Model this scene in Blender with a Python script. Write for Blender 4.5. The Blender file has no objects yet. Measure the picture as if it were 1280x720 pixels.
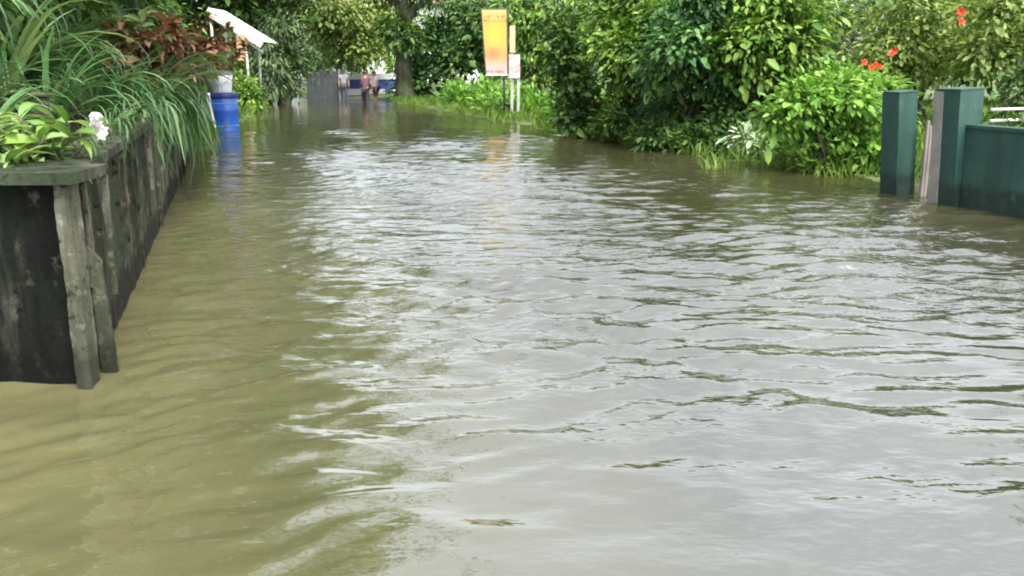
import bpy, bmesh, math, random
import numpy as np
from mathutils import Vector, Matrix, noise as mnoise
R = math.radians
scene = bpy.context.scene
COL = scene.collection
rng = np.random.default_rng(11)
random.seed(5)

# ------------------------------------------------------------------ camera
FPX = 1000.0; CAM_H = 1.40; PITCH = R(11.0); PPY = 85 + FPX*math.tan(PITCH)
cam_d = bpy.data.cameras.new('camera'); cam = bpy.data.objects.new('camera', cam_d); COL.objects.link(cam)
cam_d.sensor_width = 36; cam_d.lens = FPX/1280*36
cam_d.shift_y = -(360-PPY)/1280
cam_d.clip_start = 0.05; cam_d.clip_end = 2000
cam.location = (0, 0, CAM_H); cam.rotation_euler = (math.pi/2-PITCH, 0, 0)
scene.camera = cam

# ------------------------------------------------------------------ sky, sun, exposure
SUN_EL, SUN_ROT = R(58), R(150)
w = bpy.data.worlds.new('World'); scene.world = w; w.use_nodes = True
nt = w.node_tree; nt.nodes.clear()
sky = nt.nodes.new('ShaderNodeTexSky'); sky.sky_type = 'NISHITA'; sky.sun_disc = False
sky.sun_elevation = SUN_EL; sky.sun_rotation = SUN_ROT; sky.dust_density = 4; sky.air_density = 1.2
hsv = nt.nodes.new('ShaderNodeHueSaturation'); hsv.inputs['Saturation'].default_value = 0.30
geo = nt.nodes.new('ShaderNodeTexCoord')
cn = nt.nodes.new('ShaderNodeTexNoise'); cn.inputs['Scale'].default_value = 2.2; cn.inputs['Detail'].default_value = 5
nt.links.new(geo.outputs['Generated'], cn.inputs['Vector'])
mr = nt.nodes.new('ShaderNodeMapRange'); mr.inputs[1].default_value = 0.3; mr.inputs[2].default_value = 0.7
mr.inputs[3].default_value = 1.0; mr.inputs[4].default_value = 1.5
nt.links.new(cn.outputs['Fac'], mr.inputs[0])
mul = nt.nodes.new('ShaderNodeVectorMath'); mul.operation = 'SCALE'
bg = nt.nodes.new('ShaderNodeBackground'); bg.inputs['Strength'].default_value = 0.15
wo = nt.nodes.new('ShaderNodeOutputWorld')
nt.links.new(sky.outputs[0], hsv.inputs['Color']); nt.links.new(hsv.outputs[0], mul.inputs[0])
nt.links.new(mr.outputs[0], mul.inputs['Scale']); nt.links.new(mul.outputs[0], bg.inputs['Color'])
nt.links.new(bg.outputs[0], wo.inputs['Surface'])
sun_d = bpy.data.lights.new('sun', 'SUN'); sun = bpy.data.objects.new('sun', sun_d); COL.objects.link(sun)
sun_d.energy = 1.5; sun_d.angle = R(14); sun_d.color = (1, .96, .88)
sv = Vector((math.sin(SUN_ROT)*math.cos(SUN_EL), math.cos(SUN_ROT)*math.cos(SUN_EL), math.sin(SUN_EL)))
sun.rotation_euler = (-sv).to_track_quat('-Z', 'Y').to_euler(); sun.location = sv*40
scene.view_settings.view_transform = 'Standard'; scene.view_settings.look = 'None'
scene.view_settings.gamma = 1; scene.view_settings.use_curve_mapping = False
scene.view_settings.exposure = 1.75
scene.render.engine = 'CYCLES'
scene.cycles.filter_width = 2.0
scene.cycles.max_bounces = 8; scene.cycles.transmission_bounces = 4

# ------------------------------------------------------------------ pixel -> place
cP, sP = math.cos(PITCH), math.sin(PITCH)
def P(px, py, z=0.0):
    xc = (px-640)/FPX; yc = (PPY-py)/FPX
    d = Vector((xc, cP + yc*sP, -sP + yc*cP))
    t = (z-CAM_H)/d.z
    return Vector((d.x*t, d.y*t, z))
def Zat(Y, py):
    yc = (PPY-py)/FPX
    return CAM_H + Y*(yc*cP - sP)/(cP + yc*sP)
def Xat(Y, px, z=0.8):
    depth = Y*cP - (z-CAM_H)*sP
    return (px-640)/FPX*depth

# ------------------------------------------------------------------ helpers
def tag(o, label=None, cat=None, group=None, kind=None):
    if label: o['label'] = label
    if cat: o['category'] = cat
    if group: o['group'] = group
    if kind: o['kind'] = kind
    return o
def empty(name, loc=(0, 0, 0), rz=0.0):
    o = bpy.data.objects.new(name, None); COL.objects.link(o)
    o.location = loc; o.rotation_euler = (0, 0, rz); o.empty_display_size = .1
    return o
def link(name, me, parent=None, loc=None, rot=None, scale=None):
    o = bpy.data.objects.new(name, me); COL.objects.link(o)
    if parent: o.parent = parent
    if loc is not None: o.location = loc
    if rot is not None: o.rotation_euler = rot
    if scale is not None: o.scale = scale
    return o
def np_mesh(name, V, F, mat=None, tint=None, smooth=True):
    V = np.asarray(V, dtype=np.float32); F = np.asarray(F, dtype=np.int32)
    me = bpy.data.meshes.new(name)
    n, k = F.shape
    me.vertices.add(len(V)); me.vertices.foreach_set('co', V.ravel())
    me.loops.add(n*k); me.loops.foreach_set('vertex_index', F.ravel())
    me.polygons.add(n)
    me.polygons.foreach_set('loop_start', np.arange(0, n*k, k, dtype=np.int32))
    me.polygons.foreach_set('loop_total', np.full(n, k, dtype=np.int32))
    me.update(calc_edges=True)
    if tint is not None:
        a = me.attributes.new('tint', 'FLOAT', 'POINT'); a.data.foreach_set('value', np.asarray(tint, dtype=np.float32))
    if smooth: me.polygons.foreach_set('use_smooth', np.ones(n, dtype=bool))
    if mat: me.materials.append(mat)
    me.update(); return me

class MB:
    """collects tubes, boxes, lathes into one mesh"""
    def __init__(s): s.v = []; s.f = []
    def add(s, vs, fs):
        b = len(s.v); s.v += [tuple(v) for v in vs]; s.f += [tuple(i+b for i in f) for f in fs]
    def box(s, lo, hi, M=None):
        x0, y0, z0 = lo; x1, y1, z1 = hi
        vs = [Vector(p) for p in ((x0,y0,z0),(x1,y0,z0),(x1,y1,z0),(x0,y1,z0),(x0,y0,z1),(x1,y0,z1),(x1,y1,z1),(x0,y1,z1))]
        if M: vs = [M @ v for v in vs]
        s.add(vs, [(3,2,1,0),(4,5,6,7),(0,1,5,4),(1,2,6,5),(2,3,7,6),(3,0,4,7)])
    def tube(s, pts, rad, n=6, cap=True):
        pts = [Vector(p) for p in pts]; m = len(pts); vs = []; fs = []
        ref = Vector((.31, .77, .2)).normalized()
        for i, p in enumerate(pts):
            t = (pts[min(i+1, m-1)] - pts[max(i-1, 0)]).normalized()
            u = t.cross(ref)
            if u.length < .05: u = t.cross(Vector((1, 0, 0)))
            u.normalize(); v = t.cross(u); r = rad[i] if hasattr(rad, '__len__') else rad
            for k in range(n):
                a = 2*math.pi*k/n; vs.append(p + u*(r*math.cos(a)) + v*(r*math.sin(a)))
        for i in range(m-1):
            for k in range(n):
                a, b = i*n+k, i*n+(k+1) % n; fs.append((a, b, b+n, a+n))
        if cap: fs.append(tuple(reversed(range(n)))); fs.append(tuple(range((m-1)*n, m*n)))
        s.add(vs, fs)
    def lathe(s, prof, n=24, c=(0, 0, 0)):
        vs = []; fs = []; m = len(prof)
        for r, z in prof:
            for k in range(n):
                a = 2*math.pi*k/n; vs.append((c[0]+r*math.cos(a), c[1]+r*math.sin(a), c[2]+z))
        for i in range(m-1):
            for k in range(n):
                a, b = i*n+k, i*n+(k+1) % n; fs.append((a, b, b+n, a+n))
        fs.append(tuple(reversed(range(n)))); fs.append(tuple(range((m-1)*n, m*n)))
        s.add(vs, fs)
    def build(s, name, mat, parent=None, smooth=False, bevel=0, loc=None, rot=None, rough=0, seg=.07):
        me = bpy.data.meshes.new(name); me.from_pydata(s.v, [], s.f); me.validate(); me.update()
        if bevel:
            bm = bmesh.new(); bm.from_mesh(me)
            bmesh.ops.bevel(bm, geom=[e for e in bm.edges], offset=bevel, segments=2, affect='EDGES', clamp_overlap=True)
            bm.to_mesh(me); bm.free()
        bm = bmesh.new(); bm.from_mesh(me); bmesh.ops.recalc_face_normals(bm, faces=bm.faces); bm.to_mesh(me); bm.free()
        if rough:                                             # uneven hand-rendered surface
            bm = bmesh.new(); bm.from_mesh(me)
            for _ in range(7):
                es = [e for e in bm.edges if e.calc_length() > seg*2]
                if not es: break
                bmesh.ops.subdivide_edges(bm, edges=es, cuts=1, use_grid_fill=True)
            bmesh.ops.triangulate(bm, faces=[f for f in bm.faces if len(f.verts) > 4])
            for v_ in bm.verts:
                n_ = mnoise.noise_vector(v_.co*7) + mnoise.noise_vector(v_.co*31)*.8; v_.co += Vector((n_.x, n_.y, n_.z*.6))*rough
            bm.to_mesh(me); bm.free(); smooth = True
        if smooth: me.polygons.foreach_set('use_smooth', [True]*len(me.polygons))
        if rough: me.set_sharp_from_angle(angle=R(38))
        if mat: me.materials.append(mat)
        return link(name, me, parent, loc, rot)

# ------------------------------------------------------------------ materials
def new_mat(name):
    m = bpy.data.materials.new(name); m.use_nodes = True; t = m.node_tree
    return m, t, t.nodes['Principled BSDF']
def ramp(t, fac, stops):
    r = t.nodes.new('ShaderNodeValToRGB'); e = r.color_ramp.elements
    while len(e) < len(stops): e.new(.5)
    for el, (p, c) in zip(e, stops): el.position = p; el.color = (*c, 1)
    t.links.new(fac, r.inputs[0]); return r.outputs[0]
def noise(t, scale, detail=4, stretch=(1, 1, 1), rough=.55, coord='Object'):
    tc = t.nodes.new('ShaderNodeTexCoord'); mp = t.nodes.new('ShaderNodeMapping'); mp.inputs['Scale'].default_value = stretch
    n = t.nodes.new('ShaderNodeTexNoise'); n.inputs['Scale'].default_value = scale; n.inputs['Detail'].default_value = detail
    n.inputs['Roughness'].default_value = rough
    t.links.new(tc.outputs[coord], mp.inputs[0]); t.links.new(mp.outputs[0], n.inputs['Vector']); return n.outputs['Fac']
def mixc(t, fac, a, b, mode='MIX'):
    m = t.nodes.new('ShaderNodeMix'); m.data_type = 'RGBA'; m.blend_type = mode
    for sock, v in ((0, fac), (6, a), (7, b)):
        if hasattr(v, 'is_output'): t.links.new(v, m.inputs[sock])
        elif sock == 0: m.inputs[0].default_value = v
        else: m.inputs[sock].default_value = (*v, 1)
    return m.outputs[2]
def bump(t, bs, h, strength=.4, dist=.01):
    b = t.nodes.new('ShaderNodeBump'); b.inputs['Strength'].default_value = strength; b.inputs['Distance'].default_value = dist
    t.links.new(h, b.inputs['Height']); t.links.new(b.outputs[0], bs.inputs['Normal'])

def paint(name, c1, c2=None, rough=.6, scale=6, stretch=(1, 1, 1), bump_s=.15, metal=0):
    m, t, b = new_mat(name); c2 = c2 or tuple(x*.7 for x in c1)
    n = noise(t, scale, 6, stretch); t.links.new(ramp(t, n, [(.35, c2), (.62, c1)]), b.inputs['Base Color'])
    b.inputs['Roughness'].default_value = rough; b.inputs['Metallic'].default_value = metal
    if bump_s: bump(t, b, noise(t, scale*6, 3), bump_s, .004)
    return m
def leafmat(name, stops, rough=.5, trans=.35, spec=.3):
    """leaf colour from the per-leaf 'tint' attribute, a little light passing through"""
    m, t, b = new_mat(name)
    at = t.nodes.new('ShaderNodeAttribute'); at.attribute_name = 'tint'
    n = noise(t, 2.0, 3)
    ad = t.nodes.new('ShaderNodeMath'); ad.operation = 'MULTIPLY_ADD'; t.links.new(n, ad.inputs[0]); ad.inputs[1].default_value = .5
    sb = t.nodes.new('ShaderNodeMath'); sb.operation = 'SUBTRACT'; t.links.new(at.outputs['Fac'], sb.inputs[0]); sb.inputs[1].default_value = .25
    t.links.new(sb.outputs[0], ad.inputs[2])
    col = ramp(t, ad.outputs[0], stops); t.links.new(col, b.inputs['Base Color'])
    b.inputs['Roughness'].default_value = rough; b.inputs['Specular IOR Level'].default_value = spec
    tr = t.nodes.new('ShaderNodeBsdfTranslucent'); mx = t.nodes.new('ShaderNodeMixShader'); mx.inputs[0].default_value = trans
    t.links.new(mixc(t, 1.0, col, (1.0, 1.0, .55), 'MULTIPLY'), tr.inputs['Color'])
    t.links.new(b.outputs[0], mx.inputs[1]); t.links.new(tr.outputs[0], mx.inputs[2])
    t.links.new(mx.outputs[0], t.nodes['Material Output'].inputs['Surface']); return m
G_DARK = leafmat('leaf_dark', [(0, (.012, .034, .008)), (.5, (.045, .105, .022)), (1, (.14, .23, .05))])
G_MID = leafmat('leaf_mid', [(0, (.02, .056, .009)), (.45, (.085, .185, .024)), (1, (.29, .43, .08))])
G_TEAL = leafmat('leaf_teal', [(0, (.01, .036, .011)), (.5, (.048, .14, .036)), (1, (.19, .33, .1))])
G_BRIGHT = leafmat('leaf_bright', [(0, (.03, .09, .012)), (.5, (.12, .27, .035)), (1, (.28, .46, .09))])
G_YELLOW = leafmat('leaf_yellow', [(0, (.04, .075, .015)), (.5, (.14, .21, .04)), (1, (.34, .42, .13))])
G_LIME = leafmat('leaf_lime', [(0, (.07, .12, .025)), (.5, (.19, .28, .06)), (1, (.42, .5, .19))], trans=.45)
G_GREY = leafmat('leaf_grey', [(0, (.02, .04, .016)), (.5, (.075, .12, .05)), (1, (.2, .27, .13))])
G_STRAP = leafmat('leaf_strap', [(0, (.025, .065, .022)), (.5, (.06, .14, .045)), (1, (.17, .26, .12))], rough=.35, trans=.25)
G_PALE = leafmat('leaf_pale', [(0, (.045, .11, .025)), (.5, (.12, .23, .055)), (1, (.3, .4, .17))], rough=.38, trans=.3)
G_RED = leafmat('leaf_red', [(0, (.03, .008, .006)), (.4, (.12, .032, .018)), (.7, (.26, .1, .06)), (1, (.34, .22, .12))], trans=.2)
G_VARI = leafmat('leaf_variegated', [(0, (.08, .16, .06)), (.5, (.3, .4, .24)), (1, (.6, .66, .5))], trans=.2)
GRASS = leafmat('grass_blade', [(0, (.05, .11, .015)), (.5, (.13, .25, .035)), (1, (.26, .38, .08))], rough=.5)
PETAL_R = leafmat('petal_red', [(0, (.5, .02, .01)), (1, (.75, .08, .03))], trans=.2)
PETAL_W = leafmat('petal_white', [(0, (.42, .4, .4)), (1, (.5, .49, .49))], trans=.2)
BARK = paint('bark', (.09, .075, .055), (.03, .026, .018), .9, 9, (1, 1, .25), .6)
BARK_MOSS = paint('bark_mossy', (.06, .07, .03), (.025, .024, .016), .9, 7, (1, 1, .3), .6)
TWIG = paint('twig', (.09, .08, .05), (.04, .04, .025), .85, 12)

# water
def water_mat():
    m, t, b = new_mat('flood_water')
    n = noise(t, .35, 4, (1, .7, 1)); n2 = noise(t, 1.6, 5, (1, .6, 1))
    c = ramp(t, n, [(.3, (.088, .080, .036)), (.7, (.125, .109, .054))])
    c = mixc(t, n2, c, (.08, .086, .038))
    # base colour graded across the road: paler beside the garden wall, darker further out
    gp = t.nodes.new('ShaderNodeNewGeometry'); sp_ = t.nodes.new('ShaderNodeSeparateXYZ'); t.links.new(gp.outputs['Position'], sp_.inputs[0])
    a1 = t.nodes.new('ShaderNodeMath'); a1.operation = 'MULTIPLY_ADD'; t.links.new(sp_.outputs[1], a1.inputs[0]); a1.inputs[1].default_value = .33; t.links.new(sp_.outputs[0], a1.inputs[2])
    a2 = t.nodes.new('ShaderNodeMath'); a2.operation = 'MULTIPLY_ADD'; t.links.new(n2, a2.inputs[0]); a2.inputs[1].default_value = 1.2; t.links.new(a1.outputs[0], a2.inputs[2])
    cross_tone = t.nodes.new('ShaderNodeMapRange'); cross_tone.inputs[1].default_value = -.6; cross_tone.inputs[2].default_value = 2.2; cross_tone.inputs[3].default_value = 1.0; cross_tone.inputs[4].default_value = .34
    t.links.new(a2.outputs[0], cross_tone.inputs[0])
    vs_ = t.nodes.new('ShaderNodeVectorMath'); vs_.operation = 'SCALE'; t.links.new(c, vs_.inputs[0]); t.links.new(cross_tone.outputs[0], vs_.inputs['Scale']); t.links.new(vs_.outputs[0], b.inputs['Base Color'])
    b.inputs['Roughness'].default_value = .06; b.inputs['IOR'].default_value = 2.6
    nb = noise(t, 7, 3, (.45, 1, 1), .5); nc = noise(t, 26, 2, (.5, 1, 1), .5)
    ad = t.nodes.new('ShaderNodeMath'); ad.operation = 'MULTIPLY_ADD'; t.links.new(nc, ad.inputs[0]); ad.inputs[1].default_value = .3; t.links.new(nb, ad.inputs[2])
    # breeze patches: the middle of the road is ruffled, the lee of the garden wall and some pools are calmer
    g = noise(t, .45, 3); geo_ = t.nodes.new('ShaderNodeNewGeometry'); sx = t.nodes.new('ShaderNodeSeparateXYZ'); t.links.new(geo_.outputs['Position'], sx.inputs[0])
    lx = t.nodes.new('ShaderNodeMath'); lx.operation = 'MULTIPLY_ADD'; t.links.new(sx.outputs[1], lx.inputs[0]); lx.inputs[1].default_value = .33; t.links.new(sx.outputs[0], lx.inputs[2])
    m1 = t.nodes.new('ShaderNodeMapRange'); m1.inputs[1].default_value = -1.2; m1.inputs[2].default_value = 2.2; m1.inputs[3].default_value = .5; m1.inputs[4].default_value = 1.0; t.links.new(lx.outputs[0], m1.inputs[0])
    m2 = t.nodes.new('ShaderNodeMapRange'); m2.inputs[1].default_value = .34; m2.inputs[2].default_value = .56; m2.inputs[3].default_value = .25; m2.inputs[4].default_value = 1.0; t.links.new(g, m2.inputs[0])
    m3 = t.nodes.new('ShaderNodeMapRange'); m3.inputs[1].default_value = 2.4; m3.inputs[2].default_value = 4.6; m3.inputs[3].default_value = .45; m3.inputs[4].default_value = 1.0; t.links.new(sx.outputs[1], m3.inputs[0])
    m4 = t.nodes.new('ShaderNodeMapRange'); m4.inputs[1].default_value = 9; m4.inputs[2].default_value = 17; m4.inputs[3].default_value = 1.0; m4.inputs[4].default_value = .3; t.links.new(sx.outputs[1], m4.inputs[0])
    pr = m1.outputs[0]
    for q in (m2, m3, m4):
        k_ = t.nodes.new('ShaderNodeMath'); k_.operation = 'MULTIPLY'; t.links.new(pr, k_.inputs[0]); t.links.new(q.outputs[0], k_.inputs[1]); pr = k_.outputs[0]
    bp = t.nodes.new('ShaderNodeBump'); bp.inputs['Distance'].default_value = .028
    t.links.new(pr, bp.inputs['Strength']); t.links.new(ad.outputs[0], bp.inputs['Height']); t.links.new(bp.outputs[0], b.inputs['Normal'])
    return m
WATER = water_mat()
# ground
def ground_mat():
    m, t, b = new_mat('ground_soil_grass')
    n = noise(t, .9, 6); c = ramp(t, n, [(.3, (.045, .036, .02)), (.48, (.05, .075, .018)), (.7, (.09, .15, .03))])
    t.links.new(c, b.inputs['Base Color']); b.inputs['Roughness'].default_value = .95
    bump(t, b, noise(t, 14, 5), .7, .03); return m
GROUND = ground_mat()
SOIL = paint('soil', (.05, .04, .025), (.02, .017, .012), .95, 12, bump_s=.7)
# mouldy concrete with run-down streaks
def concrete(name, dark, mid, light, pos=(.36, .52, .72), algae=(.03, .05, .025), rough=.85):
    m, t, b = new_mat(name)
    s = noise(t, 7, 5, (1, 1, .12), .62); s2 = noise(t, 2.2, 6)
    c = ramp(t, s, [(pos[0], dark), (pos[1], mid), (pos[2], light)])
    c = mixc(t, ramp(t, s2, [(.42, (0, 0, 0)), (.66, (.8, .8, .8))]), c, algae)
    s3 = noise(t, 11, 8, (1, 1, .7), .7); c = mixc(t, ramp(t, s3, [(.56, (0, 0, 0)), (.66, (.8, .8, .8))]), c, light)
    s4 = noise(t, 17, 8, (1, 1, 1), .7); c = mixc(t, ramp(t, s4, [(.55, (0, 0, 0)), (.63, (.9, .9, .9))]), c, tuple(x*.6 for x in dark))
    gp = t.nodes.new('ShaderNodeNewGeometry'); sz = t.nodes.new('ShaderNodeSeparateXYZ'); t.links.new(gp.outputs['Position'], sz.inputs[0])
    wz = t.nodes.new('ShaderNodeMath'); wz.operation = 'MULTIPLY_ADD'; t.links.new(s2, wz.inputs[0]); wz.inputs[1].default_value = -.3; t.links.new(sz.outputs[2], wz.inputs[2])
    c = mixc(t, ramp(t, wz.outputs[0], [(0, (.75, .75, .75)), (.08, (0, 0, 0))]), c, tuple(x*.7 for x in dark))
    t.links.new(c, b.inputs['Base Color']); b.inputs['Roughness'].default_value = rough; b.inputs['Specular IOR Level'].default_value = .12
    bump(t, b, noise(t, 30, 8, (1, 1, .6), .7), 1.0, .02); return m
C_FRONT = concrete('concrete_mould_shade', (.002, .002, .002), (.006, .006, .005), (.045, .05, .036), (.42, .58, .74), (.004, .009, .004))  # mould, with the shade of the front face and gap put into its darkness
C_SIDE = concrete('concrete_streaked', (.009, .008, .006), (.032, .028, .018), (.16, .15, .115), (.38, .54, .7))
C_STRIP = concrete('concrete_lime', (.025, .027, .018), (.09, .09, .065), (.19, .19, .145), (.34, .52, .72), (.03, .04, .02))
C_CAP = concrete('concrete_cap', (.013, .016, .009), (.04, .042, .028), (.1, .1, .075), (.34, .54, .74))
# green painted masonry, wet and dark near the water: a tide mark at its own height
def green_paint():
    m, t, b = new_mat('green_wall_paint')
    tc = t.nodes.new('ShaderNodeNewGeometry'); sx = t.nodes.new('ShaderNodeSeparateXYZ'); t.links.new(tc.outputs['Position'], sx.inputs[0])
    n = noise(t, 3.5, 5, (1, 1, .5)); n2 = noise(t, 9, 5, (1, 1, .35))
    a = t.nodes.new('ShaderNodeMath'); a.operation = 'MULTIPLY_ADD'; t.links.new(n2, a.inputs[0]); a.inputs[1].default_value = -.22; t.links.new(sx.outputs[2], a.inputs[2])
    base = ramp(t, n, [(.3, (.009, .04, .032)), (.7, (.018, .06, .047))])
    c = mixc(t, ramp(t, a.outputs[0], [(.1, (1, 1, 1)), (.17, (0, 0, 0))]), base, (.004, .019, .013))
    n3 = noise(t, 13, 8, (1, 1, .5), .7); c = mixc(t, ramp(t, n3, [(.56, (0, 0, 0)), (.68, (.55, .55, .55))]), c, (.05, .085, .07))
    n4 = noise(t, 30, 6, (1, 1, 1), .7); c = mixc(t, ramp(t, n4, [(.64, (0, 0, 0)), (.69, (.8, .8, .8))]), c, (.13, .13, .11))
    n5 = noise(t, 6, 6, (1, 1, .15), .6); c = mixc(t, ramp(t, n5, [(.52, (0, 0, 0)), (.7, (.6, .6, .6))]), c, (.006, .022, .017))
    t.links.new(c, b.inputs['Base Color']); b.inputs['Roughness'].default_value = .6
    bump(t, b, noise(t, 25, 6), .5, .01); return m
GREEN = green_paint()
GREYC = paint('grey_render', (.2, .195, .18), (.13, .125, .11), .85, 5, bump_s=.4)
PALEB = paint('weathered_board', (.25, .22, .21), (.14, .12, .11), .8, 8, (1, 1, .3), .4)
BLUE = paint('blue_plastic', (.014, .1, .42), (.01, .07, .33), .38, 4, bump_s=.05)
BLUE_D = paint('blue_plastic_dark', (.012, .03, .19), (.01, .025, .14), .4, 4, bump_s=.05)
BLUE_L = paint('blue_plastic_pale', (.12, .25, .5), (.08, .18, .42), .45, 4, bump_s=.05)
WHITEP = paint('white_plastic', (.75, .75, .77), (.6, .6, .62), .4, 6, bump_s=.05)
GREYP = paint('grey_plastic', (.3, .31, .32), (.2, .2, .21), .5, 6, bump_s=.05)
WHITE_M = paint('white_sheet_metal', (.5, .49, .44), (.38, .36, .31), .5, 3, (1, 1, 1), .1)
PEACH = paint('peach_paint', (.42, .26, .15), (.33, .2, .1), .7, 5)
POSTG = paint('galvanised_post', (.4, .42, .38), (.26, .28, .24), .5, 8, (1, 1, .3), .1, .2)
POST_D = paint('dark_steel_post', (.06, .07, .06), (.03, .03, .03), .6, 8)
W_WALL = paint('white_wall_paint', (.8, .8, .79), (.66, .67, .65), .8, 2)
B_WALL = paint('blue_wall_paint', (.06, .1, .36), (.045, .075, .27), .7, 3)
DARKSHEET = paint('dark_sheet', (.05, .06, .065), (.03, .035, .04), .55, 4)
GLASS_D = paint('window_glass_dark', (.03, .04, .05), (.02, .025, .03), .1, 3, bump_s=0)
ROOFM = paint('roof_sheet_rust', (.22, .13, .09), (.15, .1, .08), .7, 3)
TERRA = paint('terracotta_dark', (.05, .045, .04), (.025, .022, .02), .8, 6)

# ------------------------------------------------------------------ road edges and terrain
C0 = P(117, 488)                                       # near corner of the garden wall at the water
rd = Vector((-.33, 1, 0)).normalized()                 # road direction
CW = P(232, 214); CE = P(262, 176)
def left_edge(y):
    pts = [(-10, 1.6), (C0.y, C0.x), (CW.y, CW.x), (CE.y, CE.x), (18, -6.7), (29, -9.0), (45, -13), (120, -40)]
    return np.interp(y, [p[0] for p in pts], [p[1] for p in pts])
def right_edge(y):
    q = [P(1180, 262), P(1010, 216), P(860, 193), P(705, 166), P(600, 146), P(540, 134)]
    pts = [(-10, 9.5), (3, 6.2)] + [(p.y, p.x) for p in q] + [(40, -7.5), (60, -14), (120, -34)]
    return np.interp(y, [p[0] for p in pts], [p[1] for p in pts])
def vnoise(x, y, s, seed=0):
    x = np.asarray(x)*s + seed*17.3; y = np.asarray(y)*s + seed*5.1
    return (np.sin(x+1.7*np.sin(y*.7+seed)) + np.sin(y*1.3+1.1*np.sin(x*.9-seed)) + .6*np.sin(2.3*x+1.9*y))/2.6
def ground_z(x, y):
    x = np.asarray(x, float); y = np.asarray(y, float)
    l = left_edge(y) - x; r = x - right_edge(y)
    d = np.maximum(l, r)
    s = np.clip((d+np.interp(y, [10, 12], [.35, .95]))/.9, 0, 1); s = s*s*(3-2*s)
    bank = .02 + .06*np.clip(d, 0, 6)/2 + .05*vnoise(x, y, .9)
    bank = np.where((l > -2.5) & (y < 13.5), -.33, bank)       # under the planter
    bank = np.where(y > 46, np.maximum(bank, .15), bank)
    road = np.where(y > 33, -.35 + .5*np.clip((y-36)/10, 0, 1), -.35)
    return road*(1-s) + bank*s
def grid_mesh(name, xs, ys, zf, mat):
    X, Y = np.meshgrid(xs, ys); Z = zf(X, Y); nx, ny = len(xs), len(ys)
    V = np.stack([X, Y, Z], -1).reshape(-1, 3)
    i = np.arange(ny-1)[:, None]*nx + np.arange(nx-1)[None]; i = i.ravel()
    return np_mesh(name, V, np.stack([i, i+1, i+1+nx, i+nx], 1), mat)
gx = np.concatenate([[-500, -200, -100, -70], np.arange(-45, 30, .4), [40, 70, 120, 250, 500]])
gy = np.concatenate([[-300, -100, -40], np.arange(-12, 62, .4), [70, 90, 130, 220, 600]])
tag(link('ground', grid_mesh('ground', gx, gy, ground_z, GROUND)), 'muddy grassy ground and banks along the flooded road', 'ground', kind='structure')

# water: one sheet with real waves
K = []
for i in range(44):
    lam = .15*(.75/.15)**(rng.random()**1.35); ang = R(97) + rng.normal(0, R(21))
    if rng.random() < .12: ang += R(50)
    k = 2*math.pi/lam; K.append((k*math.cos(ang), k*math.sin(ang), rng.random()*6.28, lam))
def wave(X, Y):
    wx = X + .25*vnoise(X, Y, 1.1, 3) + .08*vnoise(X, Y, 3.1, 9); wy = Y + .22*vnoise(X, Y, .9, 5) + .06*vnoise(X, Y, 3.7, 2)
    Z = np.zeros_like(X); 
    gust = np.clip(.66 + .42*vnoise(X, Y, .8, 7), .18, 1.15)
    dist = np.hypot(X, Y)
    calm = np.interp(dist, [0, 2.2, 3.2, 5, 9, 16, 25, 40], [.8, 1.1, 1.2, 1.1, 1.15, .65, .4, .3])
    calm = calm*np.interp(X + .33*(Y-3.5), [-3, -1, 1.2, 3], [.6, .8, 1, 1])     # lee of the wall
    for kx, ky, ph, lam in K:
        c = np.cos(kx*wx + ky*wy + ph)
        Z += .0172*lam/2/math.pi*((.5+.5*c)**2.6)*2.3
    fade = np.clip((34-Y)/10, 0, 1)*np.clip((Y+1)/1, 0, 1)
    Z = Z*gust*calm*fade*1.9
    return Z - .02
dys = []; y = .9
while y < 36: dys.append(y); y += max(.022, .0042*y)
wx_ = np.concatenate([[-300, -60, -25], np.arange(-13, -4, .12), np.arange(-4, 6.8, .036), [8, 12, 30, 80, 300]])
wy_ = np.concatenate([[-200, -30, -6, -1, .4], dys, [40, 50, 80, 200, 500]])
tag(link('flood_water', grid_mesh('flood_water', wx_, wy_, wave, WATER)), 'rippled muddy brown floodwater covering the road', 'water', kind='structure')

# ------------------------------------------------------------------ leaves
def leaf_cloud(C, D, N, L, W, tint, bend=.25):
    """six-vertex folded leaves: C base, D axis, N upward normal"""
    C = np.asarray(C); n = len(C)
    D = D/np.linalg.norm(D, axis=1, keepdims=True)
    S = np.cross(D, N); S /= np.linalg.norm(S, axis=1, keepdims=True)+1e-9
    U = np.cross(S, D)
    L = L[:, None]; W = W[:, None]
    b = C; t = C + D*L - U*L*bend
    l1 = C + D*L*.3 + S*W*.5 + U*W*.12 - U*L*bend*.12; r1 = C + D*L*.3 - S*W*.5 + U*W*.12 - U*L*bend*.12
    l2 = C + D*L*.7 + S*W*.38 + U*W*.06 - U*L*bend*.5; r2 = C + D*L*.7 - S*W*.38 + U*W*.06 - U*L*bend*.5
    V = np.stack([b, l1, l2, t, r2, r1], 1).reshape(-1, 3)
    i = np.arange(n)*6
    F = np.concatenate([np.stack([i, i+3, i+2, i+1], 1), np.stack([i, i+5, i+4, i+3], 1)])
    return V, F, np.repeat(tint, 6)
def unit(n, r=rng):
    v = r.normal(size=(n, 3)); return v/np.linalg.norm(v, axis=1, keepdims=True)
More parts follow.
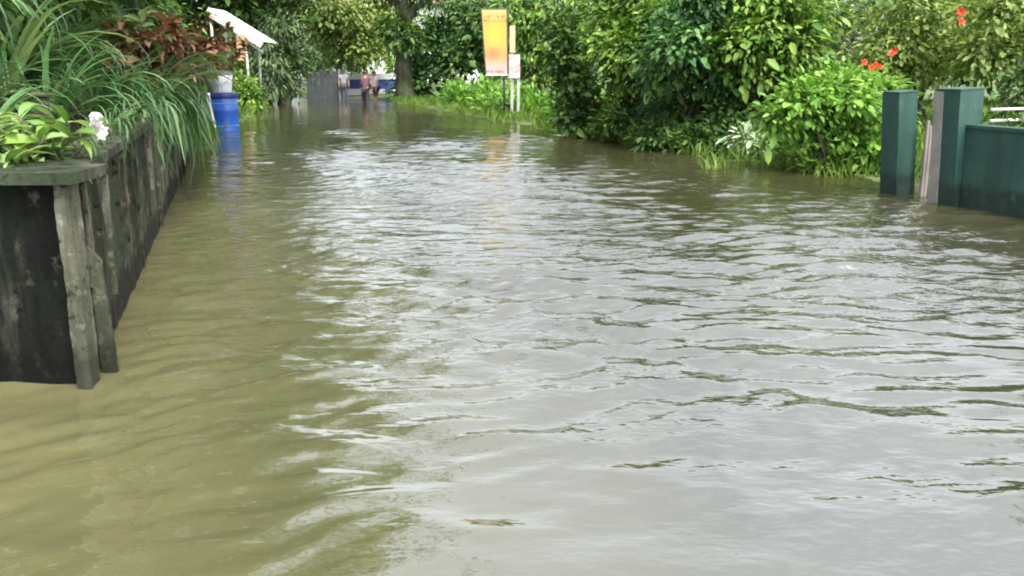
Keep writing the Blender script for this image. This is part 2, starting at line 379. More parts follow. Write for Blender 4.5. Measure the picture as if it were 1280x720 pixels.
def lobes_clumps(lobes, per, r, inner=.5):
    out = []
    for (cx, cy, cz, rx, ry, rz) in lobes:
        d = unit(per, r); d[:, 2] = np.where(d[:, 2] < -.55, -d[:, 2], d[:, 2])
        rad = inner + (1.08-inner)*r.random(per)**.6
        rad *= 1 + .34*vnoise(d[:, 0]*3, d[:, 1]*3+d[:, 2]*2, 1.3, cx)
        rad = np.where(r.random(per) < .12, rad*1.22, rad)
        out.append(np.array([cx, cy, cz]) + d*rad[:, None]*np.array([rx, ry, rz]))
    return np.concatenate(out), np.repeat(np.arange(len(lobes)), per)
def crown_mesh(name, lobes, per, nleaf, L, W, mat, r, spread=.16, droop=.35, inner=.5, zmin=.03):
    cl, li = lobes_clumps(lobes, per, r, inner)
    lc = np.array([l[:3] for l in lobes])[li]; lr = np.array([l[3:] for l in lobes])[li]
    m = len(cl); idx = np.repeat(np.arange(m), nleaf)
    off = r.normal(size=(m*nleaf, 3))*spread*np.array([1, 1, .75])
    C = cl[idx] + off
    outw = (cl-lc)/lr; outw = outw[idx]
    D = outw*.7 + off/spread*.45 + r.normal(size=C.shape)*.35; D[:, 2] -= droop
    N = np.array([0, 0, 1.0]) + outw*.5 + r.normal(size=C.shape)*.35
    k = r.lognormal(-.04, .34, len(C))
    ct = r.random(m)*.75-.05; tint = np.clip(ct[idx] + r.random(len(C))*.35, 0, 1)
    keep = C[:, 2] > zmin
    C, D, N, k, tint = C[keep], D[keep], N[keep], k[keep], tint[keep]
    V, F, T = leaf_cloud(C, D, N, L*k, W*k, tint)
    V[:, 2] = np.maximum(V[:, 2], -.04)
    return np_mesh(name, V, F, mat, T), cl, li
def limb_path(a, b, r, n=5, sag=.12):
    a, b = np.array(a, float), np.array(b, float); L = np.linalg.norm(b-a)
    pts = []
    for i in range(n+1):
        t = i/n; p = a + (b-a)*t + np.array([0, 0, 1])*sag*L*math.sin(math.pi*t)
        if 0 < i < n: p = p + r.normal(size=3)*.035*L
        pts.append(p)
    return pts
def tree(name, base, lobes, mat, label, cat='tree', group=None, seed=0, per=60, nleaf=14, L=.1, W=.05, trunk_r=.1,
         fork=.45, stems=1, bark=None, spread=.16, droop=.35, inner=.5, twigs=True, lean=(0, 0), gz=None):
    """thing with parts trunk (with limbs and twigs) and crown; lobes are offsets from the base"""
    r = np.random.default_rng(1000+seed)
    bx, by = base[0], base[1]; bz = float(ground_z(bx, by)) if gz is None else gz
    bz = min(bz, bz) - .03
    root = empty(name, (bx, by, bz)); tag(root, label, cat, group)
    lob = [(l[0], l[1], l[2]-bz, l[3], l[4], l[5]) for l in lobes]
    me, cl, li = crown_mesh('crown', lob, per, nleaf, L, W, mat, r, spread, droop, inner, zmin=.02-bz)
    mb = MB()
    lc = np.array([l[:3] for l in lob]); hz = lc[:, 2].mean()
    for s in range(stems):
        a = 2*math.pi*s/stems + r.random(); b0 = np.array([math.cos(a), math.sin(a), 0])*trunk_r*(1.6 if stems > 1 else 0)
        top = np.array([lc[:, 0].mean()*fork + lean[0], lc[:, 1].mean()*fork + lean[1], hz*fork]) + b0*3
        path = limb_path(b0, top, r, 6, 0); rr = [trunk_r*(1.35 if i == 0 else 1-.06*i) for i in range(7)]
        mb.tube(path, rr, 9)
        for k, c in enumerate(lc):
            if k % stems != s: continue
            pth = limb_path(top, c, r, 5, .08)
            mb.tube(pth, [trunk_r*.62*(1-.13*i) for i in range(6)], 6)
            if twigs:
                for q in cl[li == k][::2]:
                    mb.tube(limb_path(c, q, r, 2, .05), [trunk_r*.16, trunk_r*.12, trunk_r*.05], 3, cap=False)
    mb.build('trunk', bark or BARK, root, smooth=True)
    link('crown', me, root)
    return root
def at_lobes(Y, spec):
    """lobes from image measurements at distance Y: (px, py, half-width px, half-height px, depth m)"""
    return spec
def lobe(base, px, py, wpx, hpx, dy=0, depth=None):
    Y = base.y + dy; s = (Y*cP)/FPX
    z = Zat(Y, py); x = Xat(Y, px, z)
    return (x-base.x, dy, z, wpx*s, depth or wpx*s*.8, hpx*s)

# ------------------------------------------------------------------ garden wall on the left
wall = empty('garden_wall', (C0.x, C0.y, 0)); tag(wall, 'mouldy streaked concrete garden wall retaining the left flower bed', 'wall')
def L(p): return (p[0]-C0.x, p[1]-C0.y, p[2])
u = (CW-C0).normalized(); nrm = Vector((u.y, -u.x, 0))         # along the road face / out towards the road
WLEN = (CE-C0).length + 1.0
H = Zat(C0.y, 214)
def face_box(mb, s0, s1, d0, d1, z0, z1):
    M = Matrix.Translation((0, 0, 0)) @ Matrix(((u.x, nrm.x, 0, 0), (u.y, nrm.y, 0, 0), (0, 0, 1, 0), (0, 0, 0, 1)))
    mb.box((s0, d0, z0), (s1, d1, z1), M)
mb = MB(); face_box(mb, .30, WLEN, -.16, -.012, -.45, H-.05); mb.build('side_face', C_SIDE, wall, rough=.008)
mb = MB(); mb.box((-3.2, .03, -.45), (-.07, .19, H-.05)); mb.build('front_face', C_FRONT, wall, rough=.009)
mb = MB(); face_box(mb, .27, .296, -.2, -.05, -.45, H-.055); mb.build('recess_back', C_FRONT, wall, rough=.008)  # near-black cover, its colour standing in for shade in the narrow gap
mb = MB(); mb.add([(-.055,-.02,-.45),(.008,-.02,-.45),(.008,.06,-.45),(-.052,.06,-.45),(-.07,-.02,H-.05),(-.005,-.02,H-.05),(-.005,.06,H-.05),(-.066,.06,H-.05)],
   [(3,2,1,0),(4,5,6,7),(0,1,5,4),(1,2,6,5),(2,3,7,6),(3,0,4,7)]); mb.build('corner_strip', C_STRIP, wall, rough=.005, seg=.02)
mb = MB(); face_box(mb, .262, .297, -.046, .006, -.45, H-.055); mb.build('edge_strip', C_STRIP, wall, rough=.007, seg=.025)
mb = MB(); mb.box((-3.25, -.06, H-.05), (.03, .26, H)); o = mb.build('front_cap', C_CAP, wall, rough=.006, seg=.03)
mb = MB(); face_box(mb, .265, WLEN, -.22, .03, H-.047, H+.003); mb.build('side_cap', C_CAP, wall, rough=.006, seg=.035)
s = .55; r_ = np.random.default_rng(3)
while s < WLEN-.3:                                           # rough rendered ribs where lime has run down
    mb = MB(); wd = .035+.03*r_.random(); hh = H-.05; z0 = -.45 if r_.random() < .4 else .15+.4*r_.random()
    face_box(mb, s, s+wd, -.02, .006+.012*r_.random(), z0, hh); mb.build('render_rib', C_STRIP if r_.random() < .55 else C_SIDE, wall, rough=.006, seg=.02)
    s += .25+.45*r_.random()
mb = MB(); mb.add([(-.02, .13, -.3), (.05, .15, -.3), (.05, .17, -.3), (-.02, .15, -.3), (-.045, .14, .62), (-.0, .16, .55), (-.0, .18, .55), (-.045, .16, .62)], [(3,2,1,0),(4,5,6,7),(0,1,5,4),(1,2,6,5),(2,3,7,6),(3,0,4,7)])
mb.build('mossy_slab', C_CAP, wall, rough=.006, seg=.03)
# soil behind the wall
mb = MB(); a = C0 + nrm*-.14 + u*.3; b = C0 + u*(WLEN) + nrm*-.14
pts = [(-5.0, C0.y+.17), (C0.x-.05, C0.y+.17), (a.x, a.y), (b.x, b.y), (b.x-9, b.y+1.0), (-11, C0.y+.17)]
n_ = len(pts); mb.add([(x, y, H-.1) for x, y in pts] + [(x, y, -.45) for x, y in pts],
       [tuple(range(n_))] + [(i, (i+1) % n_, n_+(i+1) % n_, n_+i) for i in range(n_)])
tag(mb.build('soil_bed', SOIL), 'dark soil of the raised bed behind the garden wall', 'soil', kind='structure')
BZ = H-.1

# ------------------------------------------------------------------ strap-leaved plants
def strap_mesh(name, curve, w, tint, mat, r, nseg=9, up=1.25, early=False):
    ang = up; p = np.zeros(3); pts = [p.copy()]; st = 1/nseg
    for i in range(nseg):
        p = p + st*np.array([math.cos(ang), 0, math.sin(ang)]); pts.append(p.copy()); ang = max(-1.5, ang - curve/nseg*((2.3-2.2*i/nseg) if early else (.45+1.1*i/nseg)))
    V = []; F = []; T = []
    for i, q in enumerate(pts):
        t = i/nseg; ww = w*(.55+.45*min(1, t*4))*(1-max(0, t-.45)/.55)**.8 + .0015
        tw = .25*math.sin(3*t+w*90)
        V += [q + [0, ww*.5, .22*ww+tw*ww*.4], q, q + [0, -ww*.5, .22*ww-tw*ww*.4]]; T += [tint+.1*t]*3
        if i:
            b = 3*i; F += [(b-3, b-2, b+1, b), (b-2, b-1, b+2, b+1)]
    return np_mesh(name, V, F, mat, T)
rs = np.random.default_rng(21)
STRAPS = [strap_mesh('strap_leaf', c, wd, tn, G_STRAP, rs, up=up) for c, wd, tn, up in
          [(2.2, .05, .25, 1.3), (2.9, .046, .4, 1.2), (1.6, .056, .5, 1.35), (3.2, .042, .7, 1.1), (2.5, .05, .9, 1.25), (1.2, .044, .35, 1.45), (3.5, .04, .15, 1.0), (2.7, .044, 1.0, 1.15)]]
HANG = [strap_mesh('strap_leaf', c, wd, tn, G_STRAP, rs, up=up, early=True) for c, wd, tn, up in
        [(2.9, .04, .3, .95), (2.6, .046, .5, .75), (3.2, .036, .7, 1.2), (2.4, .042, .9, .5), (3.0, .036, .15, 1.0), (2.7, .034, 1.0, .8), (3.4, .04, .6, 1.3), (2.0, .038, .35, .35), (1.8, .036, .55, .2), (2.2, .034, .8, .5), (1.9, .04, .2, .3)]] + [strap_mesh('strap_leaf', c, wd, tn, G_STRAP, rs, up=up) for c, wd, tn, up in [(2.4, .04, .6, 1.2), (3.2, .036, .3, 1.3), (1.7, .04, .85, .9), (2.8, .036, .5, 1.0)]]
def strap_plant(x, y, n, length, label, group, bias=None, z=None, meshes=STRAPS, stem=0.0):
    root = empty('strap_leaf_plant', (x, y, BZ if z is None else z)); tag(root, label, 'plant', group)
    kb = .3 if meshes is HANG else 1.0
    mb = MB(); mb.lathe([(.05*kb, -.05), (.06*kb, .03*kb), (.045*kb, .1*kb), (.02*kb, .16*kb)], 10); mb.build('crown_base', TWIG, root, smooth=True).location.z = stem
    if stem:
        mb = MB(); mb.tube([(0, 0, -.05), (.03*kb, .02*kb, stem*.5), (0, 0, stem+.05*kb)], [.05*kb, .04*kb, .045*kb], 8); mb.build('stem', TWIG, root, smooth=True)
    for i in range(n):
        a = rs.random()*6.283
        if bias is not None and rs.random() < (.8 if meshes is HANG else .55): a = bias + rs.normal(0, 1.15 if meshes is HANG else .7)
        me = meshes[rs.integers(len(meshes))]; s = length*((.35+.75*rs.random()) if meshes is HANG else (.65+.5*rs.random()))
        link('leaf', me, root, (.03*math.cos(a), .03*math.sin(a), stem+(.03+.1*rs.random())*kb), (rs.normal(0, .2 if meshes is HANG else .08), rs.normal(0, .12), a), (s, s*(.8+.4*rs.random()) if s < .8 else 1, s))
road_b = math.atan2(nrm.y, nrm.x)
SG = 'strap leaved plants crowding the raised bed'
SL = 'clump of long arching green strap leaves growing on the raised bed'
for (s, d, n, ln, st) in [(.9, .55, 34, .55, 0), (1.5, .8, 40, .8, 0), (2.3, .5, 44, .8, 0), (3.0, .85, 44, 1.0, .2), (3.6, .4, 50, .85, 0), (4.3, .8, 46, 1.05, .3),
                      (4.7, .3, 54, .85, 0), (5.4, .7, 44, .8, 0), (5.8, .28, 54, .75, 0), (6.6, .6, 46, .75, 0), (6.9, .25, 54, .7, 0), (7.9, .3, 54, .7, 0), (8.6, .5, 40, .7, 0)]:
    q = C0 + u*s - nrm*d
    strap_plant(q.x, q.y, n, ln, SL, SG, road_b, stem=st)
for (s, d, n, ln, st) in [(1.6, 1.7, 40, 1.15, .45), (2.6, 1.5, 44, 1.2, .7), (3.5, 1.5, 46, 1.25, .8), (4.4, 1.6, 46, 1.3, .9), (2.2, 2.6, 40, 1.3, .9), (3.6, 2.6, 40, 1.35, 1.0), (2.0, 1.1, 44, 1.1, .55), (3.0, 1.2, 44, 1.15, .65), (1.2, 2.4, 40, 1.2, .8)]:
    q = C0 + u*s - nrm*d
    strap_plant(q.x, q.y, n, ln, 'stemmed plant with a high fountain of long drooping green leaves in the raised bed', 'tall drooping leaved plants in the raised bed', road_b, stem=st)

for (s, n, ln) in [(.7, 20, .26), (1.3, 22, .3), (1.9, 26, .36), (2.6, 30, .42), (3.4, 38, .55), (4.2, 50, .75), (4.8, 66, .95), (5.4, 72, 1.1), (6.0, 76, 1.15), (6.7, 76, 1.2), (7.4, 72, 1.2), (8.2, 66, 1.15), (9.0, 60, 1.1), (9.9, 50, .9), (10.9, 40, .8), (12.0, 36, .7)]:
    q = C0 + u*s - nrm*.08
    strap_plant(q.x, q.y, n, ln, 'grassy clump on the garden wall edge, its leaves hanging down the road face', 'grassy clumps hanging over the garden wall', road_b, z=H-.02, meshes=HANG, stem=.06)

# ------------------------------------------------------------------ broad oval leaves (white-flowered plant, croton, pale plant)
def oval_mesh(name, w, mat, tint, curl=.5, nseg=6):
    V = []; F = []; T = []; ang = .25; p = np.zeros(3)
    for i in range(nseg+1):
        t = i/nseg; ww = w*math.sin(math.pi*min(.985, max(.03, t))**.85)
        V += [p + [0, ww*.5, .16*ww], p.copy(), p + [0, -ww*.5, .16*ww]]; T += [tint, tint+.18, tint]
        p = p + np.array([math.cos(ang), 0, math.sin(ang)])/nseg; ang -= curl/nseg*2
        if i: b = 3*i; F += [(b-3, b-2, b+1, b), (b-2, b-1, b+2, b+1)]
    return np_mesh(name, V, F, mat, T)
def leafy_shrub(name, base, stems, meshes, per, size, label, cat='plant', group=None, seed=0, spread=.5):
    """stems: list of tip offsets; leaves in whorls along each stem's upper half, each its own object"""
    r = np.random.default_rng(seed); root = empty(name, base); tag(root, label, cat, group)
    for tip in stems:
        pth = limb_path((0, 0, 0), tip, r, 6, .04); mb = MB(); mb.tube(pth, [.014*(1-.1*i) for i in range(7)], 6); mb.build('stem', TWIG, root, smooth=True)
        for i in range(per):
            t = 1-spread*r.random()**1.3; k = min(5, int(t*6)); f = t*6-k
            q = np.array(pth[k])*(1-f)+np.array(pth[k+1])*f
            s = size*(.6+.6*r.random())
            link('leaf', meshes[r.integers(len(meshes))], root, q, (r.normal(0, .3), -.55*(t-.5)+r.normal(0, .35), r.random()*6.283), (s, s, s))
    return root
PALE = [oval_mesh('oval_leaf', .3, G_PALE, t, c) for t, c in ((.2, .4), (.45, .8), (.65, 1.0), (.85, .6))] + [oval_mesh('oval_leaf', .26, G_MID, .6, .9)]
RED = [oval_mesh('croton_leaf', .34, G_RED, t, c) for t, c in ((.1, .6), (.3, 1.0), (.45, .8), (.6, .5), (.75, .9), (.95, .7))] + [oval_mesh('croton_leaf', .34, G_DARK, .6, .9)]
YEL = [oval_mesh('young_leaf', .36, G_PALE, t, .5) for t in (.6, .8, 1.0)]
fb = Vector((Xat(3.75, 40, H), 3.75, BZ))
flower_plant = leafy_shrub('white_flowered_plant', fb, [(-.3, -.06, .2), (-.18, -.12, .22), (-.05, -.1, .24), (.08, -.06, .2), (.2, .0, .22), (-.4, .05, .26), (-.1, .1, .3), (.12, .12, .27), (-.25, .15, .3), (-.5, -.08, .22), (-.6, .1, .25), (.02, -.2, .1), (-.3, -.22, .12), (-.15, -.22, .1), (-.45, -.3, .13), (-.3, -.34, .11), (-.12, -.34, .11), (.05, -.3, .12), (-.6, -.28, .14)], PALE, 17, .18,
            'low pale green leafy plant with a white bloom on the wall corner', seed=4, spread=.7)
# the white bloom: a head of five-petalled flowers
petal = oval_mesh('petal', .85, PETAL_W, .5, .6, 4)
bl = Vector((Xat(3.8, 126, 1.1), 3.8, Zat(3.8, 162))) - fb
mb = MB(); mb.tube(limb_path((.2, 0, .12), (bl.x, bl.y, bl.z), rng, 4, .05), .006, 6); mb.build('flower_stalk', TWIG, flower_plant, smooth=True)
for k in range(7):
    c = bl + Vector((rng.normal(0, .016), rng.normal(0, .02), rng.normal(0, .035)))
    fc = MB(); fc.lathe([(.002, -.006), (.007, 0), (.003, .006)], 8); fco = fc.build('flower_head', PETAL_W, flower_plant, smooth=True); fco.location = c
    fco.rotation_euler = (R(70)+rng.normal(0, .5), rng.normal(0, .5), rng.normal(0, .5))
    for j in range(5): link('petal', petal, fco, (0, 0, 0), (0, -.35, j*1.2566), (.034,)*3)
# croton shrubs
for k, (px, py, Y, lab) in enumerate([(200, 62, 8.6, 'reddish brown croton shrub with a bright yellow green shoot above strap leaves'), (236, 62, 10.4, 'maroon leaved croton shrub between the yellow shooted croton and the dark red one'),
                                      (274, 76, 12.6, 'dark red and olive croton shrub at the far end of the garden wall')]):
    x = Xat(Y, px, 1.7); z = Zat(Y, py); wx_line = C0.x + u.x/u.y*(Y-C0.y) - .3; b = Vector((min(x, wx_line), Y, BZ)); r = np.random.default_rng(50+k)
    tips = [(x-b.x+r.normal(0, .3), r.normal(0, .25), z-BZ+.12+r.normal(0, .2 if k == 0 else .14)) for _ in range(16)]
    o = leafy_shrub('croton_shrub', b, tips, RED, 30, .22, lab, 'shrub', 'croton shrubs', 60+k, .5)
    if k == 0:
        zt = Zat(Y, 22)-BZ; xx = Xat(Y, 188, 1.9)-b.x
        mb = MB(); mb.tube(limb_path((0, 0, .2), (xx, -.2, zt), r, 5, .03), .01, 6); mb.build('stem', TWIG, o, smooth=True)
        for j in range(16): link('leaf', YEL[j % 3], o, (xx, -.2, zt-.12*r.random()), (r.normal(0, .4), -.5+r.normal(0, .3), r.random()*6.28), (.19,)*3)
# dark bowl planter with a pale rim
pb = Vector((Xat(4.9, 34, 1.1), 4.9, BZ)); pot = empty('plant_pot', pb); tag(pot, 'dark round plant pot with a pale rim among the leaves', 'pot')
zr = Zat(4.9, 118)-BZ
mb = MB(); mb.lathe([(.1, -.02), (.11, zr*.4), (.125, zr*.75), (.13, zr-.02), (.115, zr-.02), (.1, zr-.05)], 20); mb.build('bowl', TERRA, pot, smooth=True)
mb = MB(); mb.lathe([(.13, zr-.018), (.145, zr-.012), (.145, zr+.006), (.128, zr+.008), (.118, zr-.016)], 20); mb.build('rim', C_STRIP, pot, smooth=True)
STR_PALE = [strap_mesh('strap_leaf', c, .05, t, G_PALE, rs, up=1.35) for c, t in ((1.6, .3), (2.2, .6), (1.1, .8))]
q = Vector((Xat(5.6, -15, 1.6), 5.6, BZ)); strap_plant(q.x, q.y, 34, 1.25, 'tall plant with broad light green arching leaves behind the plant pot', None, None, None, STR_PALE)

# ------------------------------------------------------------------ trees
def T(name, px, py, lobes, mat, label, dy=0, **kw):
    b = P(px, py); b.y += 0
    return tree(name, b, [lobe(b, *l) for l in lobes], mat, label, **kw)
# left: trees rising out of the raised bed, their crowns above the top of the picture
LT = [(-5.0, 6.8, 'large leafy tree rising behind the strap leaved plants and overhanging the road'), (-6.6, 10.4, 'broad dark tree behind the croton shrubs'), (-8.8, 15.0, 'dark tree behind the blue drum')]
LB = [[(.6, -.6, 4.2, 1.7, 1.6, 1.2), (2.0, .8, 4.6, 1.7, 1.5, 1.2), (1.7, 2.4, 5.3, 1.7, 1.7, 1.4), (-.6, .6, 5.6, 1.8, 1.8, 1.4), (.8, .6, 6.6, 2.0, 1.8, 1.4), (1.7, -1.4, 4.4, 1.2, 1.2, .9), (-.3, -1.8, 4.4, 1.4, 1.3, 1.1), (0, .2, 2.7, .9, .8, .6), (-.8, 0, 2.2, .8, .8, .6)],
      [(.4, 0, 4.0, 1.6, 1.5, 1.1), (2.0, .6, 4.9, 1.6, 1.5, 1.2), (.5, 1.2, 6.0, 2.0, 1.8, 1.5), (1.6, 2.5, 6.6, 1.7, 1.7, 1.4), (-.9, 0, 4.8, 1.5, 1.4, 1.2), (0, 0, 2.5, 1.0, .9, .6), (-.5, .5, 2.0, .9, .9, .6), (3.2, 2.0, 4.6, 1.3, 1.3, 1.0), (3.3, 3.4, 5.6, 1.5, 1.5, 1.2)],
      [(.4, 0, 4.0, 1.6, 1.5, 1.1), (1.6, .6, 5.0, 1.6, 1.5, 1.2), (.2, .8, 6.3, 1.9, 1.8, 1.5), (-.9, 0, 4.6, 1.5, 1.4, 1.2), (0, 0, 2.6, 1.0, .9, .6), (-.5, .5, 2.0, 1.0, .9, .7), (3.2, 1.2, 4.6, 1.5, 1.4, 1.0), (4.4, 2.2, 5.6, 1.5, 1.4, 1.1), (3.4, 2.6, 7.0, 1.8, 1.6, 1.3)]]
for k, (x, y, lab) in enumerate(LT):
    tree('broadleaf_tree', (x, y), LB[k], [G_DARK, G_MID, G_DARK][k], lab, seed=70+k, per=95, nleaf=13, L=.17, W=.075, trunk_r=.16, spread=.24, gz=BZ if y < 12 else None)
FT = [(-11.6, 31.5, 'tall dark tree behind the shelter roof, next to the creeper clad tree'), (-14.5, 35, 'tall tree far behind the roadside shelter'), (-15.5, 43, 'tall tree behind the dark sheet fence')]
for k, (x, y, lab) in enumerate(FT):
    r = np.random.default_rng(700+k); top = [9, 10, 13, 11][k]
    lb = [(r.normal(0, 1.0), r.normal(0, .9), zz, 2.0, 1.7, 1.5) for zz in np.linspace(1.6 if k != 3 else 4.2, top, 10)] + [([1.6, .5, 2.5, -1.5][k]+r.normal(0, .8), r.normal(0, .9), top*.55+r.random()*top*.4, 2.0, 1.7, 1.5) for _ in range(5)]
    tree('broadleaf_tree', (x, y), lb, [G_DARK, G_MID, G_DARK, G_MID][k], lab, seed=720+k, per=60, nleaf=13, L=.3, W=.15, trunk_r=.3, spread=.4, twigs=False, fork=.7)
# tree just past the right edge of the view
tree('broadleaf_tree', (9.2, 8.6), [(0, 0, 3.2, 1.4, 1.3, 1.0), (-1.0, .3, 4.0, 1.3, 1.2, 1.0), (.5, .8, 4.8, 1.5, 1.4, 1.1), (-.3, -1.2, 3.8, 1.3, 1.2, 1.0), (.9, -.6, 3.4, 1.2, 1.2, .9)], G_MID, 'round crowned tree standing behind the green boundary wall', seed=79, per=80, nleaf=13, L=.15, W=.07, trunk_r=.12, spread=.22)
LS = [(-4.7, 5.0, 1.7, G_DARK), (-5.2, 7.6, 1.9, G_GREY), (-6.2, 11.0, 1.7, G_DARK), (-7.2, 12.6, 1.5, G_MID), (-6.0, 9.2, 2.6, G_DARK), (-7.4, 13.5, 2.7, G_DARK), (-9.2, 18.0, 2.6, G_DARK), (-8.4, 11.2, 2.8, G_MID), (-10.5, 20.5, 3.2, G_DARK), (-6.0, 6.4, 2.4, G_DARK), (-11.8, 25, 3.0, G_MID)]
for k, (x, y, hz, m_) in enumerate(LS):
    r = np.random.default_rng(90+k)
    e_ = 1.0 if k < 4 else 1.5
    lb = [(r.normal(0, .35*e_), r.normal(0, .35), hz+r.normal(0, .25*e_*e_), .6*e_, .55*e_, .5*e_) for _ in range(5 if k < 4 else 8)]
    tree('leafy_shrub', (x, y), lb, m_, ['dark shrub filling the bed behind the plant pot', 'grey green shrub between the strap leaved clumps', 'dark leafed shrub behind the croton shrubs', 'mid green shrub beside the white bucket', 'tall dark bush at the back of the bed between two crotons', 'tall dark bush behind the white bucket', 'tall dark bush behind the roadside shelter', 'tall green bush behind the broad dark tree', 'very tall dark bush back of the shelter roof', 'tall dark bush behind the fountain leaved plants', 'green bush beside the creeper clad tree'][k], 'shrub', seed=90+k,
         per=55 if k < 4 else 70, nleaf=14, L=.15, W=.045 if k < 4 else .07, trunk_r=.035, stems=3, spread=.15, droop=.6, gz=BZ if y < 12 else None)
# far left bank
T('creeper_clad_tree', 358, 130, [(358, 20, 26, 30), (345, 60, 20, 26), (366, 75, 18, 28), (372, 0, 30, 26, 1), (330, 30, 26, 30, 1.5), (352, 105, 22, 22)], G_DARK,
  'dark creeper clad tree on the bank beside the white roofed shelter', seed=1, per=60, nleaf=12, L=.16, W=.09, trunk_r=.3, bark=BARK_MOSS, fork=.7, spread=.2)
T('weeping_tree', 328, 132, [(322, 95, 16, 30), (340, 100, 14, 28), (332, 70, 18, 24), (345, 45, 20, 24, .5)], G_GREY,
  'grey green drooping tree in front of the creeper clad trunk', seed=2, per=60, nleaf=12, L=.2, W=.05, trunk_r=.08, droop=1.0, spread=.2)
T('leafy_shrub', 306, 140, [(300, 118, 12, 16), (312, 124, 12, 12), (292, 95, 12, 22, .6)], G_MID, 'green bush on the bank behind the blue drum', cat='shrub', seed=3, per=50, nleaf=12, L=.14, W=.06, trunk_r=.04, stems=3, fork=.3)
# far centre
T('spreading_tree', 418, 121, [(440, 45, 26, 18), (410, 40, 24, 18, 1), (465, 48, 22, 16, 1), (430, 20, 34, 20), (470, 15, 26, 18, 2), (400, 12, 26, 18, -1), (448, 64, 22, 8)], G_YELLOW,
  'yellow green spreading tree over the far end of the road', seed=5, per=80, nleaf=16, L=.2, W=.1, trunk_r=.17, fork=.6, spread=.38, inner=.3)
T('old_tree', 508, 127, [(505, -25, 40, 26), (480, -10, 26, 22, 1), (535, -5, 26, 24, .5), (494, 40, 13, 16, -.6), (512, 50, 13, 16, -.6)], G_DARK,
  'old tree with a thick dark trunk at the bend of the road', seed=6, per=60, nleaf=12, L=.2, W=.09, trunk_r=.42, fork=.85, bark=BARK_MOSS, spread=.25)
T('broadleaf_tree', 560, 126, [(545, 85, 30, 26), (580, 70, 30, 34), (520, 100, 24, 22), (575, 30, 30, 26, .6), (552, 50, 22, 20), (598, 45, 24, 36, 1), (512, 116, 18, 10)], G_TEAL,
  'dark blue green shrubby tree beside the yellow sign', seed=7, per=75, nleaf=13, L=.17, W=.09, trunk_r=.12, stems=3, fork=.4, spread=.2)
T('broadleaf_tree', 668, 132, [(665, 60, 26, 34), (690, 40, 32, 34), (650, 20, 30, 26), (700, 80, 26, 26), (672, 95, 24, 20), (690, 5, 36, 24)], G_MID,
  'mid green tree with hanging sprays behind the weeds by the sign', seed=8, per=75, nleaf=13, L=.2, W=.07, trunk_r=.1, stems=2, fork=.4, spread=.2, droop=.7)
T('creeper_clad_tree', 711, 172, [(709, 105, 11, 22), (712, 140, 9, 24), (706, 75, 14, 20), (722, 158, 14, 12), (700, 45, 22, 22), (728, 110, 12, 20)], G_DARK,
  'thin creeper wrapped tree rising from the water at the bank edge', seed=9, per=45, nleaf=12, L=.11, W=.065, trunk_r=.07, fork=.7, spread=.11, bark=BARK_MOSS)
T('broadleaf_tree', 800, 176, [(795, 55, 40, 40), (785, 100, 28, 34, .2), (820, 120, 36, 34, .5), (805, 150, 28, 20, 1.0), (768, 25, 26, 34, .4), (790, 10, 44, 26, .4), (780, 70, 22, 24, -.2), (835, 30, 30, 26, -.3)], G_MID,
  'bright topped bushy tree beside the creeper wrapped stem, dark at its foot', seed=10, per=70, nleaf=15, L=.115, W=.06, trunk_r=.06, stems=4, fork=.35, spread=.15, inner=.35)
T('broadleaf_tree', 872, 186, [(870, 40, 48, 40, -.3), (845, 92, 40, 34), (908, 96, 40, 38, -.1), (870, 140, 38, 26, 1.0), (838, 150, 26, 18, 1.0), (905, 150, 30, 22, 1.1), (880, 0, 54, 28, -.2), (850, 60, 26, 20, -.6)], G_TEAL,
  'dense blue green bushy tree in the middle of the right bank', seed=11, per=70, nleaf=15, L=.12, W=.065, trunk_r=.06, stems=5, fork=.35, spread=.15, inner=.35)
T('broadleaf_tree', 955, 188, [(965, 40, 46, 40, -.3), (942, 88, 38, 36, -.1), (995, 70, 34, 40, -.2), (940, 132, 28, 28, .7), (1003, 20, 34, 34, .3), (955, 0, 50, 26, -.1), (922, 55, 32, 30, -.4), (985, 115, 26, 24, .3)], G_MID,
  'light green bushy tree next to the bright shrub on the right bank', seed=12, per=70, nleaf=15, L=.115, W=.06, trunk_r=.06, stems=4, fork=.35, spread=.15, inner=.35)
for k, (px, py, lbs, lab) in enumerate([(775, 178, [(775, 158, 22, 16), (800, 165, 24, 14, -.1), (790, 140, 26, 18, .4)], 'low dark shrub at the foot of the bright topped tree'), (835, 187, [(830, 168, 28, 16), (862, 176, 22, 13, -.1), (815, 178, 18, 10), (845, 145, 30, 20, .4)], 'low dark shrub under the dense blue green tree'),
                                         (905, 192, [(900, 172, 28, 18), (925, 165, 24, 20, .1), (880, 182, 18, 10), (905, 145, 28, 20, .5)], 'low dark shrub behind the whitish leaved plant')]):
    T('leafy_shrub', px, py, lbs, G_DARK, lab, cat='shrub', seed=140+k, per=48, nleaf=11, L=.11, W=.05, trunk_r=.02, stems=4, fork=.3, spread=.12, inner=.2)
T('leafy_shrub', 1032, 217, [(992, 135, 22, 18), (1028, 150, 22, 20, .2), (1062, 132, 22, 16), (1004, 172, 22, 20, .3), (1056, 180, 24, 22, .1), (1082, 160, 18, 30, .2), (1042, 118, 16, 14, .2), (972, 152, 12, 18), (1015, 125, 10, 12), (1090, 190, 10, 16)], G_BRIGHT,
  'bright green shrub at the water edge beside the green gate post', cat='shrub', seed=13, per=34, nleaf=12, L=.1, W=.055, trunk_r=.022, stems=5, fork=.25, spread=.12, inner=.2)
